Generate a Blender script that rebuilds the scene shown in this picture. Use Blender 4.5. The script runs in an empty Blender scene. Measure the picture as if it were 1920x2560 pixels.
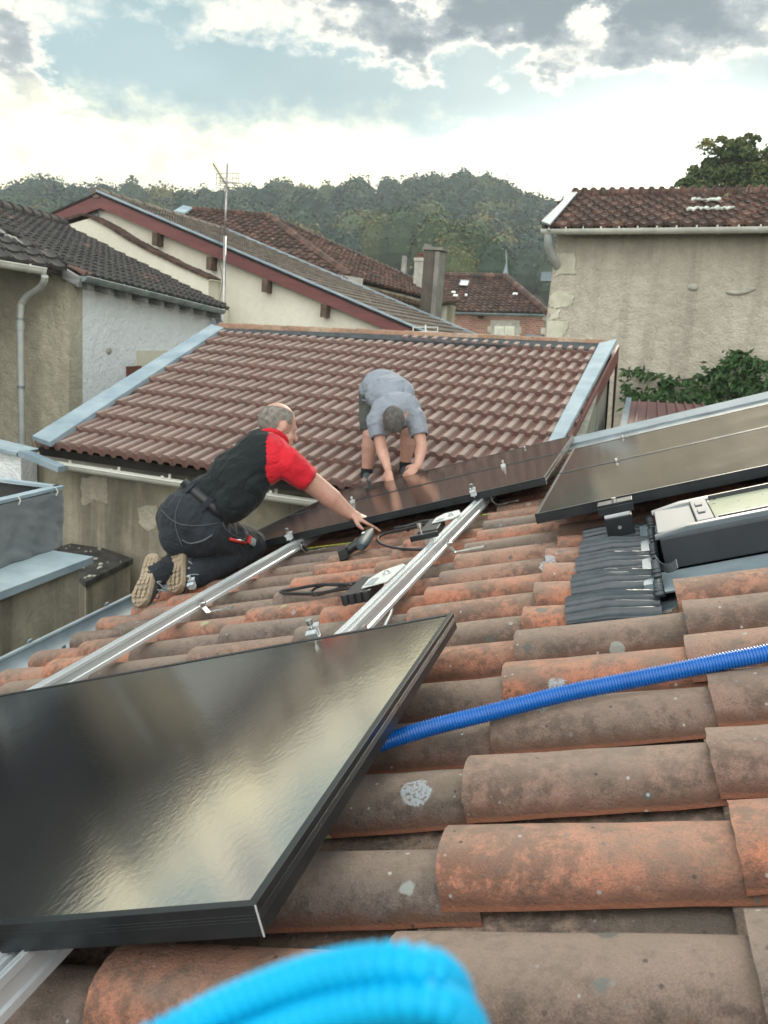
import bpy, bmesh, math, random
import numpy as np
from mathutils import Vector as V, Matrix, noise as mnoise
random.seed(7); rng = np.random.default_rng(7)
C = bpy.context.scene.collection
SC = bpy.context.scene
# ------------------------------------------------------------------ camera (fitted to the photograph; world X up the roof, Y along the eave)
FPX, PITCH, ROLL, YAW = 2130.9, 0.20274, 0.07065, 0.26147
F0 = V((-math.sin(YAW), math.cos(YAW), 0)); R0 = V((math.cos(YAW), math.sin(YAW), 0)); U0 = V((0, 0, 1))
FW = F0*math.cos(PITCH) - U0*math.sin(PITCH); UPP = U0*math.cos(PITCH) + F0*math.sin(PITCH)
RT = R0*math.cos(ROLL) + UPP*math.sin(ROLL); UP = UPP*math.cos(ROLL) - R0*math.sin(ROLL)
cd = bpy.data.cameras.new('camera'); cam = bpy.data.objects.new('camera', cd); C.objects.link(cam); SC.camera = cam
m = Matrix((RT, UP, -FW)).transposed().to_4x4(); cam.matrix_world = m
cd.sensor_fit = 'VERTICAL'; cd.sensor_height = 36; cd.lens = FPX/2560*36; cd.clip_start = .02; cd.clip_end = 3000
cd.dof.use_dof = True; cd.dof.focus_distance = 1.7; cd.dof.aperture_fstop = cd.lens/1000/0.0025
def ray(x, y): return FW + RT*((x-960)/FPX) - UP*((y-1280)/FPX)
def at(x, y, d): return ray(x, y)*d
def hit(x, y, p0, n):
    d = ray(x, y); return d*(V(p0).dot(n)/d.dot(n))
def onY(x, y, Y): return hit(x, y, (0, Y, 0), V((0, 1, 0)))
def onX(x, y, X): return hit(x, y, (X, 0, 0), V((1, 0, 0)))
def azel(x, y):
    d = ray(x, y).normalized(); return math.atan2(d.x, d.y), d.z

# ------------------------------------------------------------------ node helpers
class NT:
    def __init__(s, tree): s.t = tree; tree.nodes.clear()
    def n(s, typ, **kw):
        nd = s.t.nodes.new(typ)
        for k, v in kw.items(): setattr(nd, k, v)
        return nd
    def put(s, nd, key, val):
        if hasattr(val, 'is_output'): s.t.links.new(val, nd.inputs[key])
        else:
            sock = nd.inputs[key]
            if sock.type == 'RGBA' and len(val) == 3: val = (*val, 1)
            sock.default_value = val
    def math(s, op, a, b=0.0, c=None, clamp=False):
        nd = s.n('ShaderNodeMath', operation=op, use_clamp=clamp); s.put(nd, 0, a); s.put(nd, 1, b)
        if c is not None: s.put(nd, 2, c)
        return nd.outputs[0]
    def ss(s, x, a, b):
        nd = s.n('ShaderNodeMapRange', interpolation_type='SMOOTHSTEP'); s.put(nd, 0, x); s.put(nd, 1, a); s.put(nd, 2, b); return nd.outputs[0]
    def mix(s, f, a, b, mode='MIX'):
        nd = s.n('ShaderNodeMix', data_type='RGBA', blend_type=mode); s.put(nd, 0, f); s.put(nd, 6, a); s.put(nd, 7, b); return nd.outputs[2]
    def noise(s, vec, scale, detail=4, rough=.55, dist=0, out=0):
        nd = s.n('ShaderNodeTexNoise'); s.put(nd, 'Vector', vec); s.put(nd, 'Scale', scale); s.put(nd, 'Detail', detail); s.put(nd, 'Roughness', rough); s.put(nd, 'Distortion', dist); return nd.outputs[out]
    def vor(s, vec, scale, rnd=1.0, feature='F1', out=0):
        nd = s.n('ShaderNodeTexVoronoi', feature=feature); s.put(nd, 'Vector', vec); s.put(nd, 'Scale', scale); s.put(nd, 'Randomness', rnd); return nd.outputs[out]
    def ramp(s, f, stops):
        nd = s.n('ShaderNodeValToRGB'); s.put(nd, 0, f); e = nd.color_ramp.elements
        while len(e) < len(stops): e.new(.5)
        for k, (p, c) in enumerate(stops): e[k].position = p; e[k].color = (*c, 1) if len(c) == 3 else c
        return nd.outputs[0]
    def mapv(s, vec, scale=(1, 1, 1), rot=(0, 0, 0)):
        nd = s.n('ShaderNodeMapping'); s.put(nd, 0, vec); s.put(nd, 3, scale); s.put(nd, 2, rot); return nd.outputs[0]
    def bump(s, h, strength=.3, dist=.01, nrm=None):
        nd = s.n('ShaderNodeBump'); s.put(nd, 'Height', h); s.put(nd, 'Strength', strength); s.put(nd, 'Distance', dist)
        if nrm is not None: s.put(nd, 'Normal', nrm)
        return nd.outputs[0]

# ------------------------------------------------------------------ world: NISHITA sky with procedural clouds by direction
w = bpy.data.worlds.new('World'); SC.world = w; w.use_nodes = True
SUN_AZ, SUN_EL = azel(1640, 60)[0], math.radians(27)
def build_world():
    T = NT(w.node_tree)
    out = T.n('ShaderNodeOutputWorld'); bg = T.n('ShaderNodeBackground')
    sky = T.n('ShaderNodeTexSky', sky_type='NISHITA', sun_disc=False)
    sky.sun_elevation = SUN_EL; sky.sun_rotation = SUN_AZ; sky.air_density = 1.0; sky.dust_density = 1.5
    tc = T.n('ShaderNodeTexCoord').outputs['Generated']
    sep = T.n('ShaderNodeSeparateXYZ'); T.put(sep, 0, tc); X, Y, Z = sep.outputs
    az = T.math('ARCTAN2', X, Y); el = Z
    comb = T.n('ShaderNodeCombineXYZ'); T.put(comb, 0, az); T.put(comb, 1, T.math('MULTIPLY', el, 1.7)); p = comb.outputs[0]
    w1 = T.n('ShaderNodeSeparateXYZ'); T.put(w1, 0, T.noise(p, 9, 5, .62, 0, 1))
    w2 = T.n('ShaderNodeSeparateXYZ'); T.put(w2, 0, T.noise(p, 30, 4, .6, 0, 1))
    def warp(v, a, b): return T.math('ADD', v, T.math('ADD', T.math('MULTIPLY_ADD', a, .16, -.08), T.math('MULTIPLY_ADD', b, .06, -.03)))
    wa = warp(az, w1.outputs[0], w2.outputs[0]); we = T.math('ADD', el, T.math('ADD', T.math('MULTIPLY_ADD', w1.outputs[1], .10, -.05), T.math('MULTIPLY_ADD', w2.outputs[1], .04, -.02)))
    def blobs(lst, a=wa, e=we):
        tot = None
        for (x, y, sx, sy, amp) in lst:
            a0, e0 = azel(x, y)
            u = T.math('POWER', T.math('ABSOLUTE', T.math('DIVIDE', T.math('SUBTRACT', a, a0), sx/FPX)), 2.0)
            v = T.math('POWER', T.math('ABSOLUTE', T.math('DIVIDE', T.math('SUBTRACT', e, e0), sy/FPX)), 2.0)
            g = T.math('MULTIPLY', T.math('EXPONENT', T.math('MULTIPLY', T.math('ADD', u, v), -1.0)), amp)
            tot = g if tot is None else T.math('ADD', tot, g)
        return tot
    fb = T.noise(p, 7, 7, .6); fb2 = T.noise(p, 22, 5, .6)
    dens = T.math('ADD', blobs([(1330, 20, 330, 80, .62), (1780, 20, 260, 90, .72), (1020, 130, 60, 80, .66), (850, 50, 140, 55, .50), (1075, 205, 38, 40, .40), (1370, 170, 115, 36, .62),
                               (1620, 165, 120, 35, .5), (30, 190, 85, 110, .86), (90, 330, 80, 40, .5), (600, 70, 170, 60, .36), (1150, -60, 500, 80, .5), (0, 20, 70, 90, .3), (560, 210, 420, 75, -.5), (1150, 235, 240, 50, -.35),
                               (1490, 45, 45, 40, -.75), (1060, 30, 50, 40, -.55), (1240, 130, 70, 26, -.45)]),
                  T.math('ADD', T.math('MULTIPLY_ADD', fb, 1.6, -.78), T.math('MULTIPLY_ADD', fb2, .75, -.37)))
    hi = T.ss(el, .40, .62)                                          # broken bright cloud overhead
    dens = T.math('ADD', dens, T.math('MULTIPLY', hi, .18))
    
    cl = T.ramp(dens, [(0, (0, 0, 0)), (.12, (0, 0, 0)), (.42, (1, 1, 1)), (1, (1, 1, 1))])
    core = T.ramp(dens, [(.20, (.80, .84, .78)), (.36, (1.02, .98, .82)), (.50, (.86, .84, .74)), (.66, (.40, .445, .46)), (.88, (.215, .265, .30)), (1.0, (.185, .235, .27))])
    nsky = T.mix(1, sky.outputs[0], (.085, .085, .085), 'MULTIPLY')
    veil = T.ramp(T.noise(p, 4, 4, .5), [(.35, (.19, .34, .375)), (.65, (.32, .485, .515))])
    base = T.mix(.85, nsky, veil)
    col = T.mix(cl, base, core)
    # low bright cloud bank above the skyline, cream
    bank = T.math('ADD', T.math('SUBTRACT', azel(960, 325)[1], we), T.math('MULTIPLY_ADD', fb2, .05, -.025))
    bankf = T.ss(bank, -.03, .05)
    bcol = T.ramp(T.math('ADD', T.math('MULTIPLY', fb, .7), T.math('MULTIPLY', fb2, .45)), [(.34, (.56, .575, .49)), (.47, (1.0, .96, .74)), (.62, (1.85, 1.70, 1.12))])
    col = T.mix(T.math('MULTIPLY', bankf, .93), col, bcol)
    # hidden sun: bright area of cloud to the right of the view
    glow = blobs([(1600, 400, 360, 105, 1.0), (1800, 300, 200, 60, .6), (1100, 420, 280, 70, .35)], az, el)
    col = T.mix(1, col, T.mix(T.math('MINIMUM', glow, 1.0), (0, 0, 0), (.75, .82, .75)), 'ADD')
    beh = T.ss(Y, .15, -.55)                                         # unseen cloud behind the viewer, brightened as fill for surfaces facing it
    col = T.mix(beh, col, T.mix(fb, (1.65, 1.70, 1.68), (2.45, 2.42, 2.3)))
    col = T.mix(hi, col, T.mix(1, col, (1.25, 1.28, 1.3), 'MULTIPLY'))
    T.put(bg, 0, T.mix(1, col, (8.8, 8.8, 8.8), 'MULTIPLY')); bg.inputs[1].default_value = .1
    T.t.links.new(bg.outputs[0], out.inputs[0])
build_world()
w.cycles.sampling_method = 'MANUAL'; w.cycles.sample_map_resolution = 512
sd = bpy.data.lights.new('sun', 'SUN'); sun = bpy.data.objects.new('sun', sd); C.objects.link(sun)
sd.energy = 2.1; sd.angle = math.radians(14); sd.color = (1, .90, .74)
sdir = V((math.sin(SUN_AZ)*math.cos(SUN_EL), math.cos(SUN_AZ)*math.cos(SUN_EL), math.sin(SUN_EL)))
sun.rotation_euler = sdir.to_track_quat('Z', 'Y').to_euler()
SC.view_settings.view_transform = 'Standard'; SC.view_settings.look = 'None'; SC.view_settings.exposure = 0.5; SC.view_settings.gamma = 1
SC.cycles.max_bounces = 6; SC.cycles.volume_bounces = 0; SC.cycles.use_denoising = True

# ------------------------------------------------------------------ materials
MATS = {}
def new_mat(name):
    mt = bpy.data.materials.new(name); mt.use_nodes = True; T = NT(mt.node_tree)
    o = T.n('ShaderNodeOutputMaterial'); b = T.n('ShaderNodeBsdfPrincipled'); T.t.links.new(b.outputs[0], o.inputs[0]); MATS[name] = mt
    return mt, T, b
def oc(T): return T.n('ShaderNodeTexCoord').outputs['Object']
def attr(T, name='tint'):
    a = T.n('ShaderNodeAttribute', attribute_name=name); return a.outputs['Fac']
def simple(name, c1, c2=None, scale=8, rough=.7, metal=0, bump=0, bscale=60, bdist=.004, spec=.5, detail=6, lo=.35, hi=.65, coat=0, aniso=None):
    mt, T, b = new_mat(name); p = oc(T)
    if aniso: p = T.mapv(p, aniso)
    n = T.noise(p, scale, detail, .6)
    col = T.ramp(n, [(lo, c1), (hi, c2 or c1)])
    T.put(b, 'Base Color', col); T.put(b, 'Metallic', metal); T.put(b, 'Specular IOR Level', spec)
    T.put(b, 'Roughness', T.math('MULTIPLY_ADD', n, .16, rough-.08)); T.put(b, 'Coat Weight', coat)
    if bump: T.put(b, 'Normal', T.bump(T.noise(p, bscale, 5, .6), bump, bdist))
    return mt
def plaster(name, c1, c2, dirt, rough_b=.6, bscale=9, dscale=1.2, damt=.5, streak=0, bd=.03):
    mt, T, b = new_mat(name); p = oc(T)
    n1 = T.noise(p, dscale, 8, .62); n2 = T.noise(p, bscale, 6, .65); n3 = T.noise(p, bscale*6, 3, .6)
    col = T.mix(T.ss(n2, .3, .7), c1, c2)
    col = T.mix(T.math('MULTIPLY', T.ss(n1, .42, .68), damt), col, dirt)
    if streak:
        s = T.noise(T.mapv(p, (2.2, 2.2, .16)), 1.3, 7, .65)
        col = T.mix(T.math('MULTIPLY', T.ss(s, .46, .66), streak), col, tuple(x*.28 for x in dirt))
    col = T.mix(T.math('MULTIPLY', T.ss(n3, .35, .75), .25), col, tuple(x*.7 for x in c2))
    T.put(b, 'Base Color', col); T.put(b, 'Roughness', .92); T.put(b, 'Specular IOR Level', .25)
    T.put(b, 'Normal', T.bump(T.math('ADD', n2, T.math('MULTIPLY', n3, .35)), rough_b, bd))
    return mt
def tilemat(name, cols, dark, lichen=(.40, .40, .34), dirt=.6, lich=.3, sc=1.0, bump=.5, spots=(), crest_tone=None):
    """fired clay: a tint per tile (attribute), blotches, dark growth, pale lichen discs"""
    mt, T, b = new_mat(name); p = oc(T); t = attr(T)
    col = T.ramp(t, cols)
    n1 = T.noise(p, 9*sc, 7, .65); n2 = T.noise(p, 45*sc, 6, .7); n3 = T.noise(p, 210*sc, 3, .6)
    col = T.mix(T.math('MULTIPLY', T.ss(n1, .40, .66), dirt), col, dark)
    col = T.mix(T.math('MULTIPLY', T.ss(T.math('MULTIPLY_ADD', T.noise(p, 5*sc, 4, .6), .5, T.math('MULTIPLY', n2, .75)), .58, .74), dirt*.85), col, tuple(x*.55 for x in dark))
    col = T.mix(T.math('MULTIPLY', T.ss(n3, .52, .66), .5), col, tuple(min(1, x*1.3) for x in dark))
    n4 = T.noise(p, 520*sc, 2, .6); col = T.mix(1, col, T.ramp(n4, [(.3, (.72, .72, .72)), (.7, (1.25, 1.24, 1.22))]), 'MULTIPLY')
    if crest_tone:                                                         # paler towards the crest, darker low on the flanks, redder along the edges
        wv = T.math('ADD', attr(T, 'crest_tone'), T.math('MULTIPLY_ADD', n1, .7, -.35))
        col = T.mix(T.math('MULTIPLY', T.ss(wv, .55, 1.15), crest_tone[3]), col, crest_tone[0]); fl = T.noise(T.mapv(p, (1, 1, 1)), 26, 6, .7); col = T.mix(T.math('MULTIPLY', T.ss(T.math('MULTIPLY_ADD', fl, .8, attr(T, 'crest_tone')), .95, .55), .8), col, crest_tone[1]); col = T.mix(T.math('MULTIPLY', T.ss(attr(T, 'crest_tone'), .16, .06), .6), col, crest_tone[2])
    # lichen: round pale and dark discs
    pw = T.n('ShaderNodeVectorMath', operation='ADD'); T.put(pw, 0, p); 
    ns = T.n('ShaderNodeVectorMath', operation='SCALE'); T.put(ns, 0, T.noise(p, 60*sc, 2, .5, 0, 1)); T.put(ns, 'Scale', .012/sc); T.put(pw, 1, ns.outputs[0]); q = pw.outputs[0]
    v1 = T.n('ShaderNodeTexVoronoi'); T.put(v1, 'Vector', q); T.put(v1, 'Scale', 17*sc); sp = T.n('ShaderNodeSeparateColor'); T.put(sp, 0, v1.outputs[1])
    rad = T.math('MULTIPLY', T.math('POWER', sp.outputs[0], 3), .30)
    disc = T.math('MULTIPLY', T.ss(T.math('SUBTRACT', rad, v1.outputs[0]), -.02, .03), T.ss(sp.outputs[1], 1-lich, 1-lich+.02))
    lc = T.ramp(sp.outputs[2], [(.2, tuple(x*.25 for x in lichen)), (.55, tuple(x*.5 for x in lichen)), (.8, lichen), (.95, (.30, .34, .14))])
    col = T.mix(T.math('MULTIPLY', disc, .8), col, lc)
    v2 = T.n('ShaderNodeTexVoronoi'); T.put(v2, 'Vector', p); T.put(v2, 'Scale', 70*sc); sp2 = T.n('ShaderNodeSeparateColor'); T.put(sp2, 0, v2.outputs[1])
    d2 = T.math('MULTIPLY', T.ss(v2.outputs[0], .25, .12), T.ss(sp2.outputs[0], .86, .9)); col = T.mix(T.math('MULTIPLY', d2, .75), col, T.ramp(sp2.outputs[1], [(.4, (.05, .045, .04)), (.75, (.42, .42, .40))]))
    for (pt, r) in spots:
        vd = T.n('ShaderNodeVectorMath', operation='DISTANCE'); T.put(vd, 0, q); T.put(vd, 1, tuple(pt))
        dd = T.math('ADD', vd.outputs['Value'], T.math('MULTIPLY_ADD', n2, .02, -.010))
        ring = T.math('MULTIPLY', T.ss(dd, r, r*.86), T.math('ADD', T.ss(dd, r*.12, r*.3), .1, clamp=True))
        col = T.mix(T.math('MULTIPLY', ring, T.ss(n3, .36, .52)), col, (.33, .35, .365))
    T.put(b, 'Base Color', col); T.put(b, 'Roughness', .86); T.put(b, 'Specular IOR Level', .3)
    T.put(b, 'Normal', T.bump(T.math('ADD', n2, T.math('MULTIPLY', n3, .5)), bump, .004/sc))
    return mt

# ------------------------------------------------------------------ geometry helpers
class MB:
    def __init__(s): s.v = []; s.f = []; s.t = []; s.m = []; s.w = []
    def add(s, vs, fs, tint=.5, mi=0, w=None):
        s.w += list(w) if w is not None else [.5]*len(vs)
        o = len(s.v); s.v += [tuple(x) for x in vs]; s.f += [tuple(i+o for i in f) for f in fs]; s.t += [tint]*len(vs); s.m += [mi]*len(fs); return s
    def hexa(s, c, tint=.5, mi=0):   # 8 corners: bottom 4 ccw, top 4 ccw
        return s.add(c, [(3, 2, 1, 0), (4, 5, 6, 7), (0, 1, 5, 4), (1, 2, 6, 5), (2, 3, 7, 6), (3, 0, 4, 7)], tint, mi)
    def box(s, o, ax, ay, az, tint=.5, mi=0):  # corner + three edge vectors
        o, ax, ay, az = V(o), V(ax), V(ay), V(az)
        return s.hexa([o, o+ax, o+ax+ay, o+ay, o+az, o+ax+az, o+ax+ay+az, o+ay+az], tint, mi)
    def cbox(s, c, sx, sy, sz, fr=None, tint=.5, mi=0):
        ex, ey, ez = fr or (V((1, 0, 0)), V((0, 1, 0)), V((0, 0, 1))); c = V(c)
        return s.box(c-ex*sx/2-ey*sy/2-ez*sz/2, ex*sx, ey*sy, ez*sz, tint, mi)
    def poly(s, pts, thick, tint=.5, mi=0):     # polygon + extrusion vector
        pts = [V(q) for q in pts]; k = len(pts); e = V(thick)
        return s.add(pts+[q+e for q in pts], [tuple(range(k))[::-1], tuple(range(k, 2*k))]+[(i, (i+1) % k, (i+1) % k+k, i+k) for i in range(k)], tint, mi)
    def tube(s, pts, r, n=10, tint=.5, mi=0, caps=True):
        pts = [V(q) for q in pts]; N = len(pts); rs = r if hasattr(r, '__len__') else [r]*N; vs = []; ref = None
        for i, q in enumerate(pts):
            t = (pts[min(i+1, N-1)]-pts[max(i-1, 0)]).normalized()
            if ref is None: ref = t.orthogonal().normalized()
            ref = (ref-t*ref.dot(t)).normalized(); b = t.cross(ref)
            for k in range(n):
                a = 2*math.pi*k/n; vs.append(q+(ref*math.cos(a)+b*math.sin(a))*rs[i])
        fs = [(i*n+k, i*n+(k+1) % n, (i+1)*n+(k+1) % n, (i+1)*n+k) for i in range(N-1) for k in range(n)]
        if caps: fs += [tuple(range(n))[::-1], tuple((N-1)*n+k for k in range(n))]
        return s.add(vs, fs, tint, mi)
    def sweep(s, pts, prof, up, tint=.5, mi=0, closed=True, caps=True):   # prof: (side, up) pairs
        pts = [V(q) for q in pts]; N = len(pts); n = len(prof); vs = []; up = V(up)
        for i, q in enumerate(pts):
            t = (pts[min(i+1, N-1)]-pts[max(i-1, 0)]).normalized(); sd = t.cross(up).normalized(); u2 = sd.cross(t)
            vs += [q+sd*a+u2*b for a, b in prof]
        kk = n if closed else n-1
        fs = [(i*n+k, i*n+(k+1) % n, (i+1)*n+(k+1) % n, (i+1)*n+k) for i in range(N-1) for k in range(kk)]
        if caps and closed: fs += [tuple(range(n))[::-1], tuple((N-1)*n+k for k in range(n))]
        return s.add(vs, fs, tint, mi)
    def ell(s, c, ax, ay, az, n=14, mrings=8, tint=.5, mi=0):
        c = V(c); vs = [c+V(az)]; fs = []
        for j in range(1, mrings):
            ph = math.pi*j/mrings
            for k in range(n):
                a = 2*math.pi*k/n; vs.append(c+V(ax)*math.sin(ph)*math.cos(a)+V(ay)*math.sin(ph)*math.sin(a)+V(az)*math.cos(ph))
        vs.append(c-V(az)); L = len(vs)-1
        for k in range(n): fs.append((0, 1+k, 1+(k+1) % n)); fs.append((L, L-n+(k+1) % n, L-n+k))
        for j in range(mrings-2):
            for k in range(n): fs.append((1+j*n+k, 1+(j+1)*n+k, 1+(j+1)*n+(k+1) % n, 1+j*n+(k+1) % n))
        return s.add(vs, fs, tint, mi)
    def cap(s, p0, p1, r0, r1, n=14):          # tapered capsule
        p0, p1 = V(p0), V(p1); d = (p1-p0); t = d.normalized() if d.length > 1e-6 else V((0, 0, 1))
        pts, rs = [], []
        for k in range(5): a = math.pi/2*k/5+.12; pts.append(p0-t*r0*math.cos(a)); rs.append(r0*math.sin(a))
        for k in range(5): a = math.pi/2*(1-k/5); pts.append(p1+t*r1*math.cos(a)); rs.append(max(r1*math.sin(a), .0005))
        return s.tube(pts, rs, n)
    def mesh(s, name):
        me = bpy.data.meshes.new(name); me.from_pydata(s.v, [], s.f); 
        a = me.attributes.new('tint', 'FLOAT', 'POINT'); a.data.foreach_set('value', np.array(s.t, dtype=np.float32))
        if any(x != .5 for x in s.w): a = me.attributes.new('crest_tone', 'FLOAT', 'POINT'); a.data.foreach_set('value', np.array(s.w, dtype=np.float32))
        return me
    def build(s, name, mat, parent=None, smooth=False, fix=True, bevel=0):
        me = s.mesh(name)
        mats = mat if isinstance(mat, (list, tuple)) else [mat]
        for x in mats: me.materials.append(MATS[x] if isinstance(x, str) else x)
        if len(mats) > 1: me.polygons.foreach_set('material_index', s.m)
        if fix:
            bm = bmesh.new(); bm.from_mesh(me); bmesh.ops.recalc_face_normals(bm, faces=bm.faces); bm.to_mesh(me); bm.free()
        if smooth is True: me.shade_smooth()
        elif smooth: me.shade_smooth(); me.set_sharp_from_angle(angle=math.radians(smooth))
        me.update(); o = bpy.data.objects.new(name, me); C.objects.link(o)
        if bevel:
            md = o.modifiers.new('bevel', 'BEVEL'); md.width = bevel; md.segments = 2; md.limit_method = 'ANGLE'
        if parent: 
            o.parent = parent
            o.matrix_parent_inverse = root_mat(parent).inverted()
        return o
def root_mat(o):
    mt = o.matrix_basis.copy()
    return (root_mat(o.parent) @ o.matrix_parent_inverse @ mt) if o.parent else mt
def tag(o, label, cat, group=None, kind=None):
    if label: o['label'] = label
    if cat: o['category'] = cat
    if group: o['group'] = group
    if kind: o['kind'] = kind
    return o
def thing(name, label, cat, loc, group=None):
    o = bpy.data.objects.new(name, None); C.objects.link(o); o.empty_display_size = .1; o.location = loc; return tag(o, label, cat, group)
def struct(o): o['kind'] = 'structure'; return o
def spline(pts, n=12):
    pts = [V(q) for q in pts]; P = [pts[0]*2-pts[1]]+pts+[pts[-1]*2-pts[-2]]; out = []
    for i in range(1, len(P)-2):
        for k in range(n):
            t = k/n; a, b, c, d = P[i-1:i+3]
            out.append(.5*((2*b)+(c-a)*t+(2*a-5*b+4*c-d)*t*t+(3*b-a-3*c+d)*t**3))
    return out+[pts[-1]]
def copy_tree(o, parent=None):
    c = o.copy(); C.objects.link(c)
    if parent: c.parent = parent
    for ch in list(o.children): copy_tree(ch, c)
    return c
def inside(poly, x, y):
    r = False; j = len(poly)-1
    for i in range(len(poly)):
        xi, yi = poly[i]; xj, yj = poly[j]
        if (yi > y) != (yj > y) and x < (xj-xi)*(y-yi)/(yj-yi)+xi: r = not r
        j = i
    return r
WAVE = {'roman': [(0, 0), (.07, 0), (.16, 1), (.33, 1), (.42, 0), (.56, 0), (.65, 1), (.84, 1), (.93, 0), (1, 0)],
        'mech': [(0, .2), (.12, 1), (.25, .3), (.5, 0), (.75, .3), (.88, .9), (1, .2)]}
def tiled(mb, O, eu, ev, poly, tw, th, prof='roman', hw=.028, hs=.022, n=None, jit=.003, s0=0, tr=(0, 1), lastrow=0, brk=0):
    """tiles over a polygon given in (s,t) plane coordinates; eu along the eave, ev up the slope"""
    n = n or eu.cross(ev).normalized()
    S = [q[0] for q in poly]; Tt = [q[1] for q in poly]
    r0 = int(math.floor(min(Tt)/th)); r1 = int(math.ceil(max(Tt)/th))
    for r in range(r0, r1):
        t = r*th; off = (r % 2)*tw*brk+s0
        c0 = int(math.floor((min(S)-off)/tw))-1; c1 = int(math.ceil((max(S)-off)/tw))+1
        for c in range(c0, c1):
            s = off+c*tw
            if not inside(poly, s+tw/2, t+th*.5): continue
            dz = random.uniform(-jit, jit); dt = random.uniform(-jit, jit)*1.5; tint = random.uniform(*tr)
            W = WAVE[prof]; vs = []
            for (tt, lift) in ((t-.02+dt, hs), (t+th+.005, 0)):
                for a, h in W: vs.append(O+eu*(s+a*tw*.99)+ev*tt+n*(h*hw+lift+dz+.012))
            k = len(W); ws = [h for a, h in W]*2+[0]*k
            for a, h in W: vs.append(O+eu*(s+a*tw*.99)+ev*(t-.018+dt)+n*(h*hw*.9-.004))
            mb.add(vs, [(i, i+1, k+i+1, k+i) for i in range(k-1)]+[(2*k+i, 2*k+i+1, i+1, i) for i in range(k-1)]+[(0, k, 2*k), (k-1, 3*k-1, 2*k-1)], tint, 0, ws)
def frame2(A, B, Cc):   # plane frame from eave A->B and a point up the slope
    eu = (B-A).normalized(); ev = (Cc-A); ev = (ev-eu*ev.dot(eu)).normalized(); n = eu.cross(ev)
    if n.z < 0: n = -n
    return eu, ev, n
def to2(q, O, eu, ev): d = q-O; return (d.dot(eu), d.dot(ev))
def gutter_prof(r, t=.006):
    o = [(math.cos(a)*r, -math.sin(a)*r) for a in np.linspace(0, math.pi, 11)]
    i = [(math.cos(a)*(r-t), -math.sin(a)*(r-t)) for a in np.linspace(math.pi, 0, 11)]
    return o+i
def gutter(name, path, r, mat, parent, nb=0, bead=1):
    mb = MB(); mb.sweep(path, gutter_prof(r), (0, 0, 1))
    d = (V(path[-1])-V(path[0])).normalized(); sd = d.cross(V((0, 0, 1))).normalized()
    for sg in ((-1, 1) if bead == 2 else (bead,)): mb.tube([V(q)+sd*sg*r for q in path], r*.13, 8)
    for q in (path[0], path[-1]): mb.add([V(q)+sd*a+V((0, 0, b)) for a, b in gutter_prof(r)[:11]], [tuple(range(11))])
    g = mb.build(name, mat, parent, 40)
    L = [V(q) for q in path]
    for k in range(nb):
        f = (k+.5)/nb; q = L[0].lerp(L[-1], f); b = MB()
        b.sweep([q-d*.012, q+d*.012], [(math.cos(a)*(r+.007), -math.sin(a)*(r+.007)) for a in np.linspace(-.3, math.pi+.3, 13)]+[(math.cos(a)*(r+.001), -math.sin(a)*(r+.001)) for a in np.linspace(math.pi+.3, -.3, 13)], (0, 0, 1))
        b.build('gutter_bracket', mat, g, 40)
    return g
GROUND = -5.2
HAZE = 0.0006
# ================================================================== MATERIAL LIBRARY
simple('grass_ground', (.05, .07, .025), (.10, .10, .05), .6, .95, bump=.3, bscale=3)
simple('zinc', (.14, .18, .205), (.225, .27, .295), 5, .6, .15, .1, 30, .003)
simple('zinc_light', (.21, .275, .315), (.32, .385, .42), 3, .75, 0, .1, 14, .006, spec=.12)
simple('old_zinc', (.16, .20, .21), (.30, .34, .34), 3, .55, .5, .1, 20)
simple('pvc_grey', (.46, .46, .40), (.60, .60, .53), 4, .5, 0, .05, 20, coat=.1)
simple('downpipe_grey', (.30, .32, .30), (.44, .45, .41), 3, .5, 0)
simple('aluminium', (.50, .53, .545), (.64, .66, .665), 12, .36, .45, .04, 60, aniso=(1, .12, 1))
simple('steel_bolt', (.6, .6, .6), (.75, .75, .74), 20, .28, 1)
simple('black_anodised', (.013, .016, .018), (.024, .028, .031), 10, .30, .35, .03, 150)
simple('black_plastic', (.010, .010, .011), (.020, .020, .021), 12, .45)
simple('rubber_cable', (.014, .014, .015), (.03, .03, .032), 12, .42)
simple('red_board', (.10, .028, .026), (.15, .045, .04), 2.5, .55, 0, .06, 18, aniso=(1, 1, 4))
simple('grey_wood', (.13, .13, .125), (.30, .30, .29), 4, .85, 0, .4, 25, .01, aniso=(.6, .6, 5))
simple('brown_wood', (.055, .035, .022), (.12, .08, .05), 6, .8, 0, .3, 30)
simple('dark_under', (.012, .010, .009), (.03, .026, .022), 6, .95)
simple('white_paint', (.55, .56, .52), (.68, .69, .64), 6, .5)
simple('shutter_paint', (.58, .58, .48), (.70, .70, .58), 6, .55)
simple('galvanised_pipe', (.28, .25, .24), (.5, .47, .45), 6, .4, .8)
simple('stone', (.30, .29, .25), (.44, .42, .35), 5, .9, 0, .35, 18, .01)
simple('pale_stone', (.42, .40, .30), (.58, .555, .44), 4, .9, 0, .3, 14, .01)
simple('concrete', (.13, .125, .11), (.24, .225, .19), 2.5, .92, 0, .4, 30, .006)
simple('lichen_white', (.42, .46, .40), (.60, .63, .55), 30, .9)
simple('bark', (.05, .04, .03), (.10, .085, .06), 8, .95, 0, .5, 20, .02)
simple('yellow_green', (.42, .38, .04), (.20, .30, .05), 40, .45, lo=.48, hi=.52)
simple('grey_fabric', (.155, .165, .168), (.20, .21, .212), 3, .85, 0, .5, 5, .03)
simple('dark_fabric', (.02, .02, .022), (.045, .045, .045), 3, .9)
simple('black_soot', (.012, .011, .010), (.075, .07, .06), 6, .95, 0, .6, 25, .01)
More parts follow.
